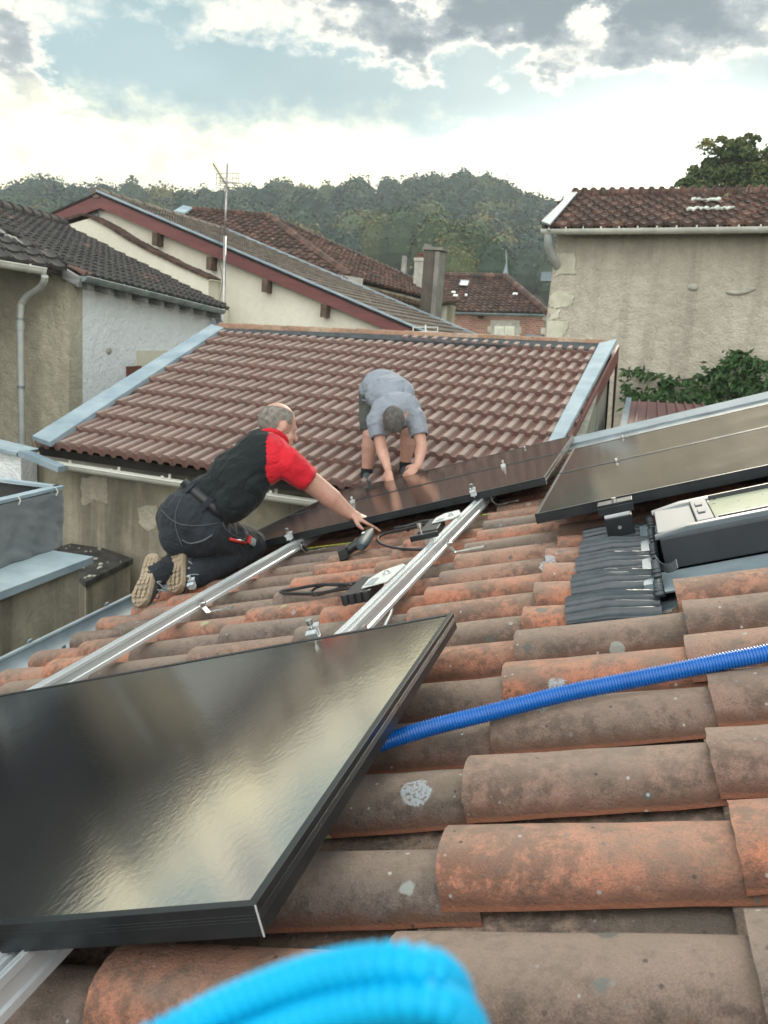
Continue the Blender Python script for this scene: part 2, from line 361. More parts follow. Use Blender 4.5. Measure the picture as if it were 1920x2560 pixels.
simple('lead', (.13, .15, .16), (.24, .27, .28), 6, .5, .4, .15, 25)
simple('blue_hose', (.004, .095, .36), (.006, .12, .43), 20, .35, 0, coat=.1)
simple('bright_blue_hose', (.0, .34, .60), (.0, .39, .66), 20, .5, 0, spec=.25)
simple('red_metal_sheet', (.11, .045, .045), (.17, .075, .07), 4, .5, .1)
simple('rust', (.11, .035, .02), (.16, .055, .035), 6, .7)
plaster('plaster_beige', (.56, .52, .40), (.44, .405, .31), (.28, .255, .195), .9, 7, .7, .5, .15, .05)
plaster('plaster_white', (.84, .86, .86), (.78, .805, .81), (.68, .70, .71), 1.0, 8, .5, .2, 0, .045)
plaster('plaster_cream', (.66, .63, .52), (.62, .59, .48), (.50, .48, .39), .12, 3, .35, .4, .06, .01)
plaster('plaster_stained', (.40, .365, .28), (.29, .26, .195), (.14, .13, .10), .55, 5, 1.1, .7, .55)
plaster('plaster_rough', (.54, .49, .395), (.435, .395, .32), (.32, .29, .235), 1.0, 5.5, .55, .55, .25, .06)
plaster('plaster_grey', (.33, .32, .27), (.22, .21, .18), (.14, .13, .11), .9, 6, 1, .6, .3)
plaster('rubble_wall', (.42, .37, .26), (.20, .175, .125), (.12, .10, .075), 1.0, 2.4, .9, .5, .3, .05)
plaster('chimney_render', (.12, .105, .085), (.09, .08, .065), (.05, .045, .04), .4, 4, .6, .6, .5)
def brick():
    mt, T, b = new_mat('brick'); p = oc(T)
    sp = T.n('ShaderNodeSeparateXYZ'); T.put(sp, 0, p); cb = T.n('ShaderNodeCombineXYZ'); T.put(cb, 0, T.math('ADD', sp.outputs[0], sp.outputs[1])); T.put(cb, 1, sp.outputs[2])
    bt = T.n('ShaderNodeTexBrick'); T.put(bt, 'Vector', cb.outputs[0]); T.put(bt, 'Scale', 1); T.put(bt, 'Brick Width', .24); T.put(bt, 'Row Height', .085); T.put(bt, 'Mortar Size', .011)
    T.put(bt, 'Color1', (.24, .085, .055)); T.put(bt, 'Color2', (.32, .15, .10)); T.put(bt, 'Mortar', (.34, .30, .25))
    col = T.mix(T.math('MULTIPLY', T.ss(T.noise(p, 1.5, 6), .45, .7), .5), bt.outputs[0], (.17, .10, .075)); T.put(b, 'Base Color', col); T.put(b, 'Roughness', .9)
brick()
tilemat('tile_brown', [(0, (.170, .098, .082)), (.5, (.205, .124, .104)), (1, (.245, .160, .138))], (.125, .098, .090), dirt=.45, lich=.22, sc=.7, bump=.25, crest_tone=((.32, .255, .22), (.15, .090, .075), (.165, .080, .066), .6))
tilemat('tile_dark', [(0, (.045, .042, .042)), (.9, (.075, .066, .062)), (.97, (.10, .075, .065)), (1, (.25, .12, .09))], (.04, .04, .038), dirt=.5, lich=.1, sc=.4, bump=.2)
tilemat('tile_taupe', [(0, (.13, .105, .085)), (1, (.20, .165, .13))], (.075, .07, .06), dirt=.6, lich=.2, sc=.4, bump=.2)
tilemat('tile_redbrown', [(0, (.075, .042, .032)), (.6, (.125, .066, .050)), (1, (.19, .105, .08))], (.05, .042, .036), dirt=.75, lich=.2, sc=.35, bump=.3)
tilemat('tile_ridge', [(0, (.27, .14, .085)), (.5, (.33, .19, .125)), (1, (.33, .235, .165))], (.15, .115, .085), dirt=.6, lich=.2, sc=.7, bump=.3)
def leafmat(name, stops, trans=.25, var=.12):
    mt, T, b = new_mat(name); p = oc(T); t = attr(T)
    col = T.ramp(t, stops); col = T.mix(T.noise(p, 3, 3), T.mix(1, col, (.75, .75, .75), 'MULTIPLY'), T.mix(1, col, (1.2, 1.2, 1.15), 'MULTIPLY'))
    T.put(b, 'Base Color', col); T.put(b, 'Roughness', .75); T.put(b, 'Specular IOR Level', .25)
    return mt
leafmat('forest_leaf', [(0, (.015, .034, .026)), (.45, (.026, .050, .030)), (.78, (.046, .070, .032)), (.93, (.085, .10, .035)), (1, (.17, .125, .042))])
leafmat('tree_leaf', [(0, (.030, .050, .016)), (.6, (.060, .085, .024)), (1, (.15, .13, .035))])
leafmat('vine_leaf', [(0, (.022, .052, .018)), (.6, (.042, .088, .030)), (1, (.085, .13, .05))])

# ================================================================== GROUND, HILL, FOREST
gm = MB(); gm.add([(-900, -300, GROUND), (900, -300, GROUND), (900, 1500, GROUND), (-900, 1500, GROUND)], [(0, 1, 2, 3)])
struct(gm.build('ground', 'grass_ground'))
RX = [-1600, -600, 0, 150, 300, 420, 560, 700, 850, 950, 1050, 1100, 1180, 1240, 1290, 1340, 1390, 1500, 1700, 2000, 2600, 3600]
RY = [y+40 for y in [480, 488, 489, 484, 492, 490, 492, 486, 483, 472, 468, 457, 458, 460, 486, 512, 528, 560, 600, 640, 660, 660]]
def ridge_y(x): return float(np.interp(x, RX, RY))
def hill_pt(x, t):
    top = at(x, ridge_y(x), 300 if x < 1400 else 280); bot = V((top.x, top.y, 0))*.42; bot.z = GROUND
    q = bot.lerp(top, t); q.z = GROUND+(top.z-GROUND)*(t**.85); return q
hm = MB(); xs = np.linspace(-1600, 3600, 60); ts = np.linspace(0, 1, 14)
vs = [hill_pt(x, t) for x in xs for t in ts]+[hill_pt(x, 1)*1.5+V((0, 0, -60)) for x in xs]; nt = len(ts)
fs = [(i*nt+j, (i+1)*nt+j, (i+1)*nt+j+1, i*nt+j+1) for i in range(len(xs)-1) for j in range(nt-1)]
fs += [(i*nt+nt-1, (i+1)*nt+nt-1, len(xs)*nt+i+1, len(xs)*nt+i) for i in range(len(xs)-1)]
hm.add(vs, fs); struct(hm.build('hill', 'grass_ground', smooth=True))
def crown_np(c, rx, rz, nq, qs, base_tint, tj=.08, core=True, flat=0):
    """leaf clumps over a lumpy ellipsoid; returns verts, quads, tints"""
    d = rng.normal(size=(nq, 3)); d /= np.linalg.norm(d, axis=1)[:, None]; d[:, 2] = np.where(d[:, 2] < -.35, -d[:, 2], d[:, 2])
    ph = rng.uniform(0, 6, 6)
    lump = 1+.13*np.sin(4*d[:, 0]+ph[0])*np.sin(4*d[:, 1]+ph[1])+.10*np.sin(7*d[:, 2]+ph[2])*np.sin(6*d[:, 0]+ph[3])
    rad = lump*rng.uniform(.80, 1.04, nq)
    pos = np.array(c)+d*rad[:, None]*np.array([rx, rx, rz])
    nrm = d+rng.normal(size=(nq, 3))*.55; nrm /= np.linalg.norm(nrm, axis=1)[:, None]
    a = np.cross(nrm, rng.normal(size=(nq, 3))); a /= np.linalg.norm(a, axis=1)[:, None]; b = np.cross(nrm, a)
    s = qs*rng.uniform(.6, 1.25, nq)[:, None]
    q = np.stack([pos-a*s-b*s*.6, pos+a*s*.7-b*s, pos+a*s+b*s*.7, pos-a*s*.5+b*s], 1).reshape(-1, 3)
    t = np.clip(base_tint+rng.normal(size=nq)*tj, 0, 1).repeat(4)
    return q, np.arange(nq*4).reshape(-1, 4), t
class Big:
    def __init__(s): s.v = []; s.f = []; s.t = []; s.k = 0
    def add(s, v, f, t): s.v.append(v); s.f.append(f+s.k); s.t.append(t); s.k += len(v)
    def build(s, name, mat, parent=None):
        v = np.concatenate(s.v); f = np.concatenate(s.f); t = np.concatenate(s.t)
        me = bpy.data.meshes.new(name); me.from_pydata(v.tolist(), [], f.tolist()); a = me.attributes.new('tint', 'FLOAT', 'POINT'); a.data.foreach_set('value', t.astype(np.float32))
        me.materials.append(MATS[mat]); o = bpy.data.objects.new(name, me); C.objects.link(o)
        if parent: o.parent = parent; o.matrix_parent_inverse = root_mat(parent).inverted()
        return o
def core_np(c, rx, rz, tint):
    mb = MB(); mb.ell(c, (rx, 0, 0), (0, rx, 0), (0, 0, rz), 8, 6); v = np.array(mb.v); v += rng.normal(size=v.shape)*rx*.05
    fq = [(f[0], f[1], f[2], f[-1]) for f in mb.f]; return v, fq, np.full(len(v), tint)
FB = Big(); cores = MB()
for i in range(1150):
    x = rng.uniform(-330, 1800); t = rng.uniform(.18, 1.0)**.8
    if i < 90: t = 1.0; x = -250+i*19
    q = hill_pt(x, t); d = q.dot(FW); R = rng.uniform(2.3, 5.6)*(.8 if i < 90 else 1); Rz = R*rng.uniform(.95, 1.5)
    if i < 90 and i % 3 == 0: R *= .55; Rz = R*2.1
    tint = float(np.clip(rng.normal(.36, .26), 0, .8)); 
    if rng.random() < .05: tint = rng.uniform(.9, 1)
    elif rng.random() < .10: tint = rng.uniform(.78, .9)
    c = (q.x, q.y, q.z+Rz*.55)
    FB.add(*crown_np(c, R, Rz, 340, R*.074, tint, .05))
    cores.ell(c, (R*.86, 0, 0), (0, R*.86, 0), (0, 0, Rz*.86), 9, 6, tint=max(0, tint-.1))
for (x, y, d, R, tint) in [(1100, 640, 118, 4.6, .88), (1130, 660, 112, 3.6, .93), (1180, 665, 112, 4.0, .84), (1010, 600, 150, 4.5, .80), (955, 605, 160, 4.6, .97), (1230, 680, 110, 3.0, .6), (1150, 680, 100, 2.2, .99)]:
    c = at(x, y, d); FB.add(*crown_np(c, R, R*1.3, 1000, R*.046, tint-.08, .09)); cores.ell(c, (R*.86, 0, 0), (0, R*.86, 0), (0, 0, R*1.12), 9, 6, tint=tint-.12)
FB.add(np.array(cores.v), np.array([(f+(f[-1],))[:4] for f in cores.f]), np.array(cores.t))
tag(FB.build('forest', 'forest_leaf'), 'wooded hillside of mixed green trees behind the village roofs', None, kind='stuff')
def limb(mb, a, b, r0, r1): mb.tube(spline([a, V(a).lerp(V(b), .5)+V((random.uniform(-.1, .1), 0, random.uniform(0, .15)))*(V(b)-V(a)).length*.5, b], 4), np.linspace(r0, r1, 9), 7)
tb = at(1850, 480, 44); tr = thing('leafy_tree', 'tall leafy tree rising behind the roof of the large rough plastered house', 'tree', (tb.x, tb.y, GROUND))
mb = MB(); top = at(1845, 380, 44); mb.tube([(tb.x, tb.y, GROUND), (tb.x, tb.y, 2), (top.x-.1, top.y, top.z-1.2), top], [.38, .3, .16, .04], 10); lob = []
for (x, y, r) in [(1840, 400, 42), (1795, 425, 45), (1885, 415, 50), (1840, 450, 70), (1765, 455, 40), (1910, 465, 60), (1810, 480, 60), (1735, 475, 34), (1870, 500, 70), (1950, 440, 55), (1960, 500, 70), (1815, 385, 26), (1868, 378, 26), (1845, 368, 18), (1925, 405, 34), (1775, 420, 26)]:
    q = at(x, y, 44+random.uniform(-1.1, 1.1)); limb(mb, (tb.x, tb.y, q.z-1.3), q, .09, .02); lob.append((q, r*44/FPX))
mb.build('trunk', 'bark', tr, True); cb = Big()
for q, r in lob:
    for k in range(13):
        o = rng.normal(size=3)*r*.52; cb.add(*crown_np(np.array(q)+o, r*.48, r*.42, 190, .055, float(np.clip(.45+o[2]*.25+rng.normal()*.15, 0, 1)), .15))
cb.build('crown', 'tree_leaf', tr)

# ================================================================== BROWN TILED OUTBUILDING (middle)
A = onY(90, 1115, 6.5); D = onY(550, 825, 10); Cc = onY(1530, 870, 10)
pn = (Cc-D).cross(A-D).normalized(); pn = pn if pn.z > 0 else -pn
B = hit(1290, 1278, D, pn)
eu, ev, nn = frame2(A, B, D)
sb = thing('tiled_outbuilding', 'low outbuilding with brown interlocking tiles and zinc verges, below the cream gable', 'building', (-2.7, 10, GROUND))
mb = MB(); H = lambda x, y, k=0: hit(x, y, D+pn*k, pn)
poly = [to2(q, A, eu, ev) for q in (H(105, 1122), H(1300, 1290), H(1512, 868), H(550, 830))]
tiled(mb, A, eu, ev, poly, .238, .334, 'roman', .030, .050, tr=(0, 1), s0=.02)
rf = mb.build('roof', 'tile_brown', sb, 12)
mb = MB(); mb.poly([H(95, 1118, -.03), H(1300, 1283, -.03), H(1530, 872, -.03), H(550, 828, -.03)], -pn*.08)
bk = [(D+V((.0, 3.3, -1.15))), (Cc+V((.0, 3.3, -1.15)))]; mb.poly([D, Cc, bk[1], bk[0]], V((0, 0, -.08))); mb.build('roof_deck', 'dark_under', sb)
mb = MB(); ax = (Cc-D); L = ax.length; ax.normalize(); k = 16; sd_ = ax.cross(V((0, 0, 1))).normalized()
for i in range(k):
    a = D+ax*(L*i/k+.004); b_ = D+ax*(L*(i+1)/k+.02); vs = []
    for q, rr in ((a, .105), (b_, .095)):
        for t_ in np.linspace(-1.75, 1.75, 11): vs.append(q+sd_*math.sin(t_)*rr+V((0, 0, math.cos(t_)*rr*.85+.005)))
    mb.add(vs, [(j, j+1, 12+j, 11+j) for j in range(10)]+[tuple(range(11)), tuple(range(11, 22))], random.random())
mb.build('ridge_tile', 'tile_ridge', sb, 35)
mb = MB(); mb.poly([H(560, 836, .03), H(1500, 884, .03), H(1512, 866, .03), H(550, 828, .03)], pn*.04); simple('dark_lead', (.045, .048, .052), (.075, .08, .085), 12, .95, 0, .2, 30, spec=.05); mb.build('ridge_flashing', 'dark_lead', sb)
def flash(pts4, thick=.05, mat='zinc_light', name='verge_flashing'):
    mb = MB(); o1, o2, i2, i1 = pts4
    for j in range(3):
        a, c = j/3, (j+1)/3+(.01 if j < 2 else 0); up = pn*(.004*(2-j))
        mb.poly([o1.lerp(o2, a)+up, o1.lerp(o2, c)+up, i1.lerp(i2, c)+up, i1.lerp(i2, a)+up], pn*thick)
    return mb.build(name, mat, sb, bevel=.004)
flash([H(84, 1104, .045), H(530, 820, .045), H(560, 828, .045), H(128, 1120, .045)])
flash([H(1290, 1335, .045), H(1542, 857, .045), H(1497, 868, .045), H(1265, 1320, .045)])
# right gable: red bargeboard, rough gable wall
o1, o2 = H(1422, 1097, .0), H(1543, 862, .0); o0 = o1+(o1-o2)*.25
mb = MB(); mb.poly([o0, o2, o2+V((0, 0, -.20)), o0+V((0, 0, -.20))], V((.025, 0, 0))); far = o2+V((0.02, 3.2, -1.15)); mb.poly([o2, far, far+V((0, 0, -.17)), o2+V((0, 0, -.17))], V((.025, 0, 0)))
mb.build('bargeboard', 'red_board', sb)
gx = o2.x-.07
mb = MB(); mb.poly([(gx-.1, o0.y+.12, o0.z-.02), (gx, o2.y, o2.z-.05), (gx, far.y-.2, far.z+.02), (gx, far.y-.2, GROUND), (gx-.1, o0.y+.12, GROUND)], V((-.25, 0, 0)))
mb.build('gable_wall', 'plaster_grey', sb)
mb = MB(); wl = onY(60, 1160, 6.72); mb.box((-5.45, 6.72, GROUND), (4.95, 0, 0), (0, .3, 0), (0, 0, -1.30-GROUND)); mb.box((-5.45, 7.0, GROUND), (.3, 0, 0), (0, 6, 0), (0, 0, 3.6))
mb.build('wall', 'plaster_stained', sb)
mb = MB(); q0 = onY(120, 1140, 6.6); mb.box((q0.x, 6.55, q0.z-.045), (4.6, 0, 0), (0, .2, 0), (0, 0, .05)); mb.build('eaves_ledge', 'concrete', sb)
gutter('gutter', [onY(104, 1150, 6.42), onY(430, 1200, 6.42), onY(775, 1249, 6.42), onY(775, 1249, 6.42)+V((1.9, 0, 0))], .058, 'pvc_grey', sb, 9, 1)
def rough(pts, amp, k=9):                    # ragged outline
    o = []
    for i in range(len(pts)):
        a, b_ = V(pts[i]), V(pts[(i+1) % len(pts)])
        for j in range(k): o.append(a.lerp(b_, j/k)+V((random.gauss(0, amp), 0, random.gauss(0, amp))))
    return o
def patch(pts, mat, parent, name, thick, yo=0):   # an irregular raised patch of old render
    mb = MB(); mb.poly(rough(pts, .005, 6), thick); return mb.build(name, mat, parent)
patch([onY(x, y, 6.72) for x, y in [(203, 1196), (236, 1190), (268, 1197), (270, 1258), (240, 1252), (206, 1262)]], 'plaster_rough', sb, 'render_patch', V((0, -.006, 0)))
patch([onY(x, y, 6.72) for x, y in [(345, 1268), (392, 1262), (398, 1312), (372, 1330), (350, 1312)]], 'plaster_beige', sb, 'render_patch', V((0, -.006, 0)))

# ================================================================== LEFT: PARAPET, RAILING, WHITE WALL, LEDGE
XP = -3.05
pw = thing('parapet_wall', 'stained concrete parapet wall with a flat zinc coping, below the fabric railing', 'wall', (XP, 5.2, GROUND))
e0, e1 = onX(-260, 1567, XP), onX(205, 1399, XP); zt = e1.z
mb = MB(); mb.poly([(XP-.02, e0.y, zt-.01), (XP-.02, e1.y, zt-.01), (XP-.02, e1.y, GROUND), (XP-.02, e0.y, GROUND)], V((-.34, 0, 0))); mb.build('wall', 'plaster_stained', pw)
mb = MB(); mb.box((XP-.42, e0.y, zt), (.46, 0, 0), (0, e1.y-e0.y+.05, 0), (0, 0, .014)); mb.box((XP+.04, e0.y, zt-.03), (.006, 0, 0), (0, e1.y-e0.y+.05, 0), (0, 0, .044)); mb.build('coping', 'zinc_light', pw)
XR = XP-.27; r0_, r1_ = onX(-260, 1317, XR), onX(151, 1220, XR); zr = r1_.z
rl = thing('balcony_railing', 'metal balcony railing wrapped in grey privacy fabric on the parapet', 'railing', (XR, r1_.y, zt))
mb = MB(); mb.box((XR-.03, r0_.y, zr), (.06, 0, 0), (0, r1_.y-r0_.y, 0), (0, 0, .018)); mb.box((XR-1.0, r1_.y-.05, zr), (1.0, 0, 0), (0, .05, 0), (0, 0, .018)); mb.build('rail', 'zinc_light', rl)
for pa in (((XR, e1.y-1.25, zt), (XR, e1.y-1.25, zr)), ((XR-.03, r1_.y-.03, zt-.1), (XR-.03, r1_.y-.03, zr)), ((XR-.95, r1_.y-.03, zt-.3), (XR-.95, r1_.y-.03, zr))): mb = MB(); mb.tube(pa, .017, 8); mb.build('post', 'old_zinc', rl)
mb = MB(); ny, nz = 60, 24; zb = onX(154, 1361, XR).z; g = lambda j, k: V((XR+.02+.006*math.sin(j*.55+k*.12)*(k/nz)+.016*mnoise.noise((j*.10, k*.10, 3))*(k/nz)**.5+.007*mnoise.noise((j*.3-k*.2, k*.25, 9)), r0_.y+(r1_.y-r0_.y)*j/ny, zr-.01-(zr-zb)*k/nz+.02*mnoise.noise((j*.1, 0, 7))*(k/nz)))
vs = [g(j, k) for j in range(ny+1) for k in range(nz+1)]; mb.add(vs, [(j*(nz+1)+k, (j+1)*(nz+1)+k, (j+1)*(nz+1)+k+1, j*(nz+1)+k+1) for j in range(ny) for k in range(nz)])
fo = mb.build('privacy_fabric', 'grey_fabric', rl, True); so = fo.modifiers.new('s', 'SOLIDIFY'); so.thickness = .003
mb = MB(); mb.box((XR-.95, r1_.y-.02, zb), (.9, 0, 0), (0, .004, 0), (0, 0, zr-zb-.01)); mb.build('end_fabric', 'dark_fabric', rl)
for f in (.32, .66, .93):
    mb = MB(); q = r0_.lerp(r1_, f); mb.tube([q+V((.028, 0, .02)), q+V((.04, .01, -.005)), q+V((.034, .0, -.03))], .004, 6); mb.build('cable_tie', 'white_paint', rl)
ww = thing('garden_wall', 'short white plastered wall with a sloping zinc capping at the left edge', 'wall', (-5.6, 6.2, GROUND))
a, b_ = onY(-250, 1070, 6.45), onY(52, 1143, 6.45)
mb = MB(); mb.poly([a, b_, V((b_.x, 6.45, GROUND)), V((a.x, 6.45, GROUND))], V((0, .22, 0))); mb.build('wall', 'plaster_white', ww)
mb = MB(); mb.sweep([a+V((0, .1, .02)), b_+V((0, .1, .02))], [(-.16, 0), (.16, 0), (.16, .03), (-.16, .03)], (0, 0, 1)); c1, c2 = onY(56, 1138, 6.35), onY(154, 1179, 6.3); mb.sweep([c1, c2], [(-.05, 0), (.05, 0), (.05, .05), (-.05, .05)], (0, 0, 1)); mb.build('capping', 'zinc_light', ww)
ld = thing('roof_ledge', 'dirty black stained ledge between the parapet and the outbuilding wall', 'ledge', (-3.6, 6.3, GROUND))
z_l = onY(260, 1385, 6.55).z; lp = [hit(x, y, (0, 0, z_l), V((0, 0, 1))) for x, y in [(120, 1372), (205, 1352), (333, 1396), (214, 1455)]]
mb = MB(); mb.poly(lp, V((0, 0, -.05))); mb.build('slab', 'black_soot', ld)
mb = MB(); lw = [q+V((0, 0, -.05)) for q in lp]; cw = sum(lw, V())/4; lw = [q.lerp(cw, .06) for q in lw]; mb.poly(lw, V((0, 0, GROUND-z_l+.05))); mb.build('wall', 'plaster_stained', ld)
for k in range(26):
    mb = MB()
    f, gg = random.random(), random.random(); q = (lp[0].lerp(lp[1], f)).lerp(lp[3].lerp(lp[2], f), gg); r = random.uniform(.006, .02); mb.ell(q+V((0, 0, r*.3)), (r, 0, 0), (0, r*1.4, 0), (0, 0, r*.5), 6, 4, tint=random.random()); mb.build('debris', 'stone', ld)

# ================================================================== LEFT HOUSES
k0 = at(172, 900, 10.8); X0, Y0 = k0.x, k0.y
hb = thing('beige_house', 'beige rough plastered house with a long grey downpipe at the left edge', 'house', (X0-2, Y0, GROUND))
yv = lambda x, y, o=0: onY(x, y, Y0+o)
mb = MB(); mb.poly([yv(-400, 470), yv(0, 584), yv(172, 690), V((X0, Y0, GROUND)), V((yv(-400, 470).x, Y0, GROUND))], V((0, .28, 0))); mb.build('wall', 'plaster_beige', hb)
g0, g1 = at(-250, 611, 9.2), at(112, 672, 10.2); dd = (g1-g0).normalized()
gutter('gutter', [g0, g1], .075, 'pvc_grey', hb, 4, 1)
Ar, Br, Cr = g0+V((0, .05, .02)), g1+V((0, .05, .02)), yv(-20, 572, -.02); eu, ev, nn = frame2(Ar, Br, Cr)
mb = MB(); tiled(mb, Ar, eu, ev, [to2(q, Ar, eu, ev) for q in (Ar, Br+eu*.12, yv(172, 690), yv(-20, 572), yv(-230, 497), g0+(g1-g0)*.1)], .22, .30, 'mech', .03, .03, tr=(0, .9)); mb.build('roof', 'tile_dark', hb, 30)
mb = MB(); mb.poly([Ar, Br+eu*.1, yv(168, 688), yv(-20, 574), yv(-260, 490)], V((0, 0, -.05))); mb.build('roof_deck', 'dark_under', hb)
mb = MB(); dp = [at(112, 690, 10.15), at(110, 704, 10.2), at(98, 720, 10.3), at(66, 742, 10.45), at(52, 760, 10.5), at(50, 800, 10.5)]; bot = dp[-1].copy(); bot.z = GROUND
mb.tube(spline(dp[:-1], 5)+[dp[-1], bot], .042, 12); mb.tube([dp[-1]+V((0, 0, -.02)), dp[-1]+V((0, 0, -.12))], .05, 12); dpp = mb.build('downpipe', 'downpipe_grey', hb, 50)
for yy in (800, 973):
    q = V((dp[-1].x, dp[-1].y, at(50, yy, 10.5).z)); mb = MB(); mb.tube([q, q+V((0, 0, .03))], .05, 12); mb.tube([q+V((-.07, .1, .015)), q+V((-.05, 0, .015))], .008, 6); mb.build('pipe_clip', 'old_zinc', dpp)
hw_ = thing('white_house', 'white rough plastered house with a dark grey tile roof left of the cream gable', 'house', (X0-2, Y0+2.5, GROUND))
xv = lambda x, y, o=0: onX(x, y, X0+o)
tl, trr = xv(174, 690), xv(560, 778)
mb = MB(); mb.poly([tl, trr, V((X0, trr.y, GROUND)), V((X0, tl.y, GROUND))], V((-.3, 0, 0))); mb.build('wall', 'plaster_white', hw_)
Ar, Br = xv(208, 688, .22), xv(556, 772, .22); Rd = onX(0, 518, X0-3.4); eu, ev, nn = frame2(Ar, Br, Rd); hp = lambda x, y, k=0: hit(x, y, Ar+nn*k, nn)
mb = MB(); P2 = [Ar, Br, hp(548, 760), hp(181, 577), hp(160, 562), hp(0, 520), hp(-200, 464), hp(-200, 480), hp(0, 566)]
tiled(mb, Ar, eu, ev, [to2(q, Ar, eu, ev) for q in P2], .175, .25, 'mech', .028, .026, tr=(0, 1), brk=0); mb.build('roof', 'tile_dark', hw_, 30)
mb = MB(); mb.poly([Ar, Br, hp(548, 758), hp(178, 575), hp(160, 560), hp(0, 518), hp(0, 566)], -nn*.07); mb.build('roof_deck', 'dark_under', hw_)
mb = MB(); ra, rb = hp(-200, 465, .03), hp(160, 560, .03); ax = (rb-ra).normalized()
for j in range(13):
    a, b_ = ra.lerp(rb, j/13), ra.lerp(rb, (j+1.08)/13); mb.tube([a+V((0, 0, .02)), b_], [.11, .085], 10, tint=random.random())
mb.build('ridge_tile', 'tile_dark', hw_, 40)
gutter('gutter', [xv(205, 690, .26), xv(556, 776, .26)], .065, 'old_zinc', hw_, 7, 1)
for j in range(9):
    mb = MB(); q = xv(225, 694, .2).lerp(xv(545, 773, .2), j/8); mb.hexa([q+V((0, -.05, -.16)), q+V((0, .05, -.16)), q+V((-.22, .05, -.12)), q+V((-.22, -.05, -.12)), q+V((0, -.05, -.05)), q+V((0, .05, -.05)), q+V((-.22, .05, 0)), q+V((-.22, -.05, 0))]); mb.build('rafter_end', 'grey_wood', hw_)
mb = MB(); a, b_ = yv(-60, 540, -.12), yv(200, 694, -.12); mb.poly([a, b_, b_+V((-.02, 0, -.11)), a+V((0, 0, -.17))], V((0, .06, 0))); mb.build('bargeboard', 'grey_wood', hw_)
mb = MB(); mb.poly([xv(340, 876), xv(419, 876), xv(419, 912), xv(340, 914)], V((.008, 0, 0))); mb.build('bare_render', 'plaster_cream', hw_); mb = MB(); mb.poly([xv(352, 914), xv(372, 914), xv(372, 930), xv(352, 930)], V((.006, 0, 0))); mb.build('bare_render', 'plaster_cream', hw_)
mb = MB(); mb.poly([xv(315, 916), xv(350, 914), xv(350, 957), xv(315, 958)], V((.03, 0, 0))); mb.build('rusty_plate', 'rust', hw_)
for (x, y, r) in [(272, 877, .05), (455, 866, .045)]:
    q = xv(x, y); mb = MB(); mb.ell(q, (.02, 0, 0), (0, r*1.4, 0), (0, 0, r), 9, 6); mb.build('stone', 'stone', hw_, True)
mb = MB(); q = [xv(545, 776, .2), xv(546, 800, .15), xv(556, 818, .1), xv(556, 860, .1)]; mb.tube(spline(q, 5), .055, 10); mb.build('downpipe', 'old_zinc', hw_, 50)

pk = at(240, 483, 17); Y1 = pk.y; g1_ = lambda x, y, o=0: onY(x, y, Y1+o)
hc = thing('cream_house', 'cream gabled house with a wide dark red bargeboard in the middle distance', 'house', (pk.x+2, Y1, GROUND))
mb = MB(); mb.poly([g1_(150, 560), g1_(243, 512), g1_(1000, 840), g1_(1120, 890), V((g1_(1120, 890).x, Y1, GROUND)), V((g1_(150, 560).x, Y1, GROUND))], V((0, .3, 0))); mb.build('wall', 'plaster_cream', hc)
mb = MB(); mb.poly([g1_(152, 557, -.02), g1_(243, 513, -.02), g1_(249, 547, -.02), g1_(225, 541, -.02), g1_(166, 559, -.02)], V((0, -.02, 0))); mb.build('gable_cladding', 'lead', hc)
mb = MB(); o = -.16
mb.poly([g1_(240, 484, o), g1_(1045, 829, o), g1_(1075, 872, o), g1_(249, 520, o)], V((0, .05, 0)))
mb.poly([g1_(240, 484, o), g1_(249, 520, o), g1_(147, 560, o), g1_(95, 545, o)], V((0, .052, 0))); mb.build('bargeboard', 'red_board', hc)
for (x, y) in [(386, 594), (522, 655), (661, 711), (808, 774), (968, 838)]:
    q = g1_(x, y, -.25); mb = MB(); mb.box(q+V((-.055, 0, -.14)), (.11, 0, 0), (0, .3, 0), (0, 0, .24)); mb.build('purlin_end', 'brown_wood', hc)
sA, sP = g1_(1085, 843, -.18), g1_(240, 481, -.18); back = hit(520, 560, sP, (sA-sP).cross(V((0, 1, 0))).normalized())
Ly = back.y-sP.y; eu = V((0, 1, 0)); ev = (sP-sA).normalized(); nn = ev.cross(eu); nn = nn if nn.z > 0 else -nn; Lr = (sP-sA).length
mb = MB(); tiled(mb, sA, eu, ev, [(0.05, 0), (Ly, 0), (Ly, Lr), (.05, Lr)], .21, .31, 'roman', .028, .03, n=nn, tr=(0, 1)); mb.build('roof', 'tile_taupe', hc, 30)
mb = MB(); mb.poly([sA, sA+eu*Ly, sP+eu*Ly, sP], -nn*.03); wl_ = (g1_(95, 545, -.18)-sP); mb.poly([sP, sP+eu*Ly, sP+eu*Ly+wl_*2.2, sP+wl_*2.2], V((0, 0, -.04))); mb.build('roof_deck', 'dark_under', hc)
mb = MB(); mb.sweep([sA+nn*.02, sP+nn*.02], [(-.03, 0), (.04, 0), (.04, .035), (-.03, .035)], nn); mb.build('verge_flashing', 'zinc_light', hc)
mb = MB(); mb.sweep([sA+eu*Ly+nn*.03-ev*.6, sP+eu*Ly+nn*.03], [(-.07, 0), (.07, 0), (.07, .06), (-.07, .06)], nn); mb.build('verge_flashing', 'zinc_light', hc)
mb = MB()
for j in range(14): a = sP+eu*Ly*j/14; mb.tube([a+V((0, 0, .0)), a+eu*(Ly/14+.03)], [.11, .09], 10, tint=random.random())
mb.build('ridge_tile', 'tile_taupe', hc, 40)
yp = Y1-.45; gp = lambda x, y, o=0: onY(x, y, yp+o)
mb = MB(); up_ = [(167, 563), (198, 553), (226, 545), (252, 556), (280, 570), (400, 640), (470, 672), (530, 700), (521, 703), (521, 745), (548, 765)]
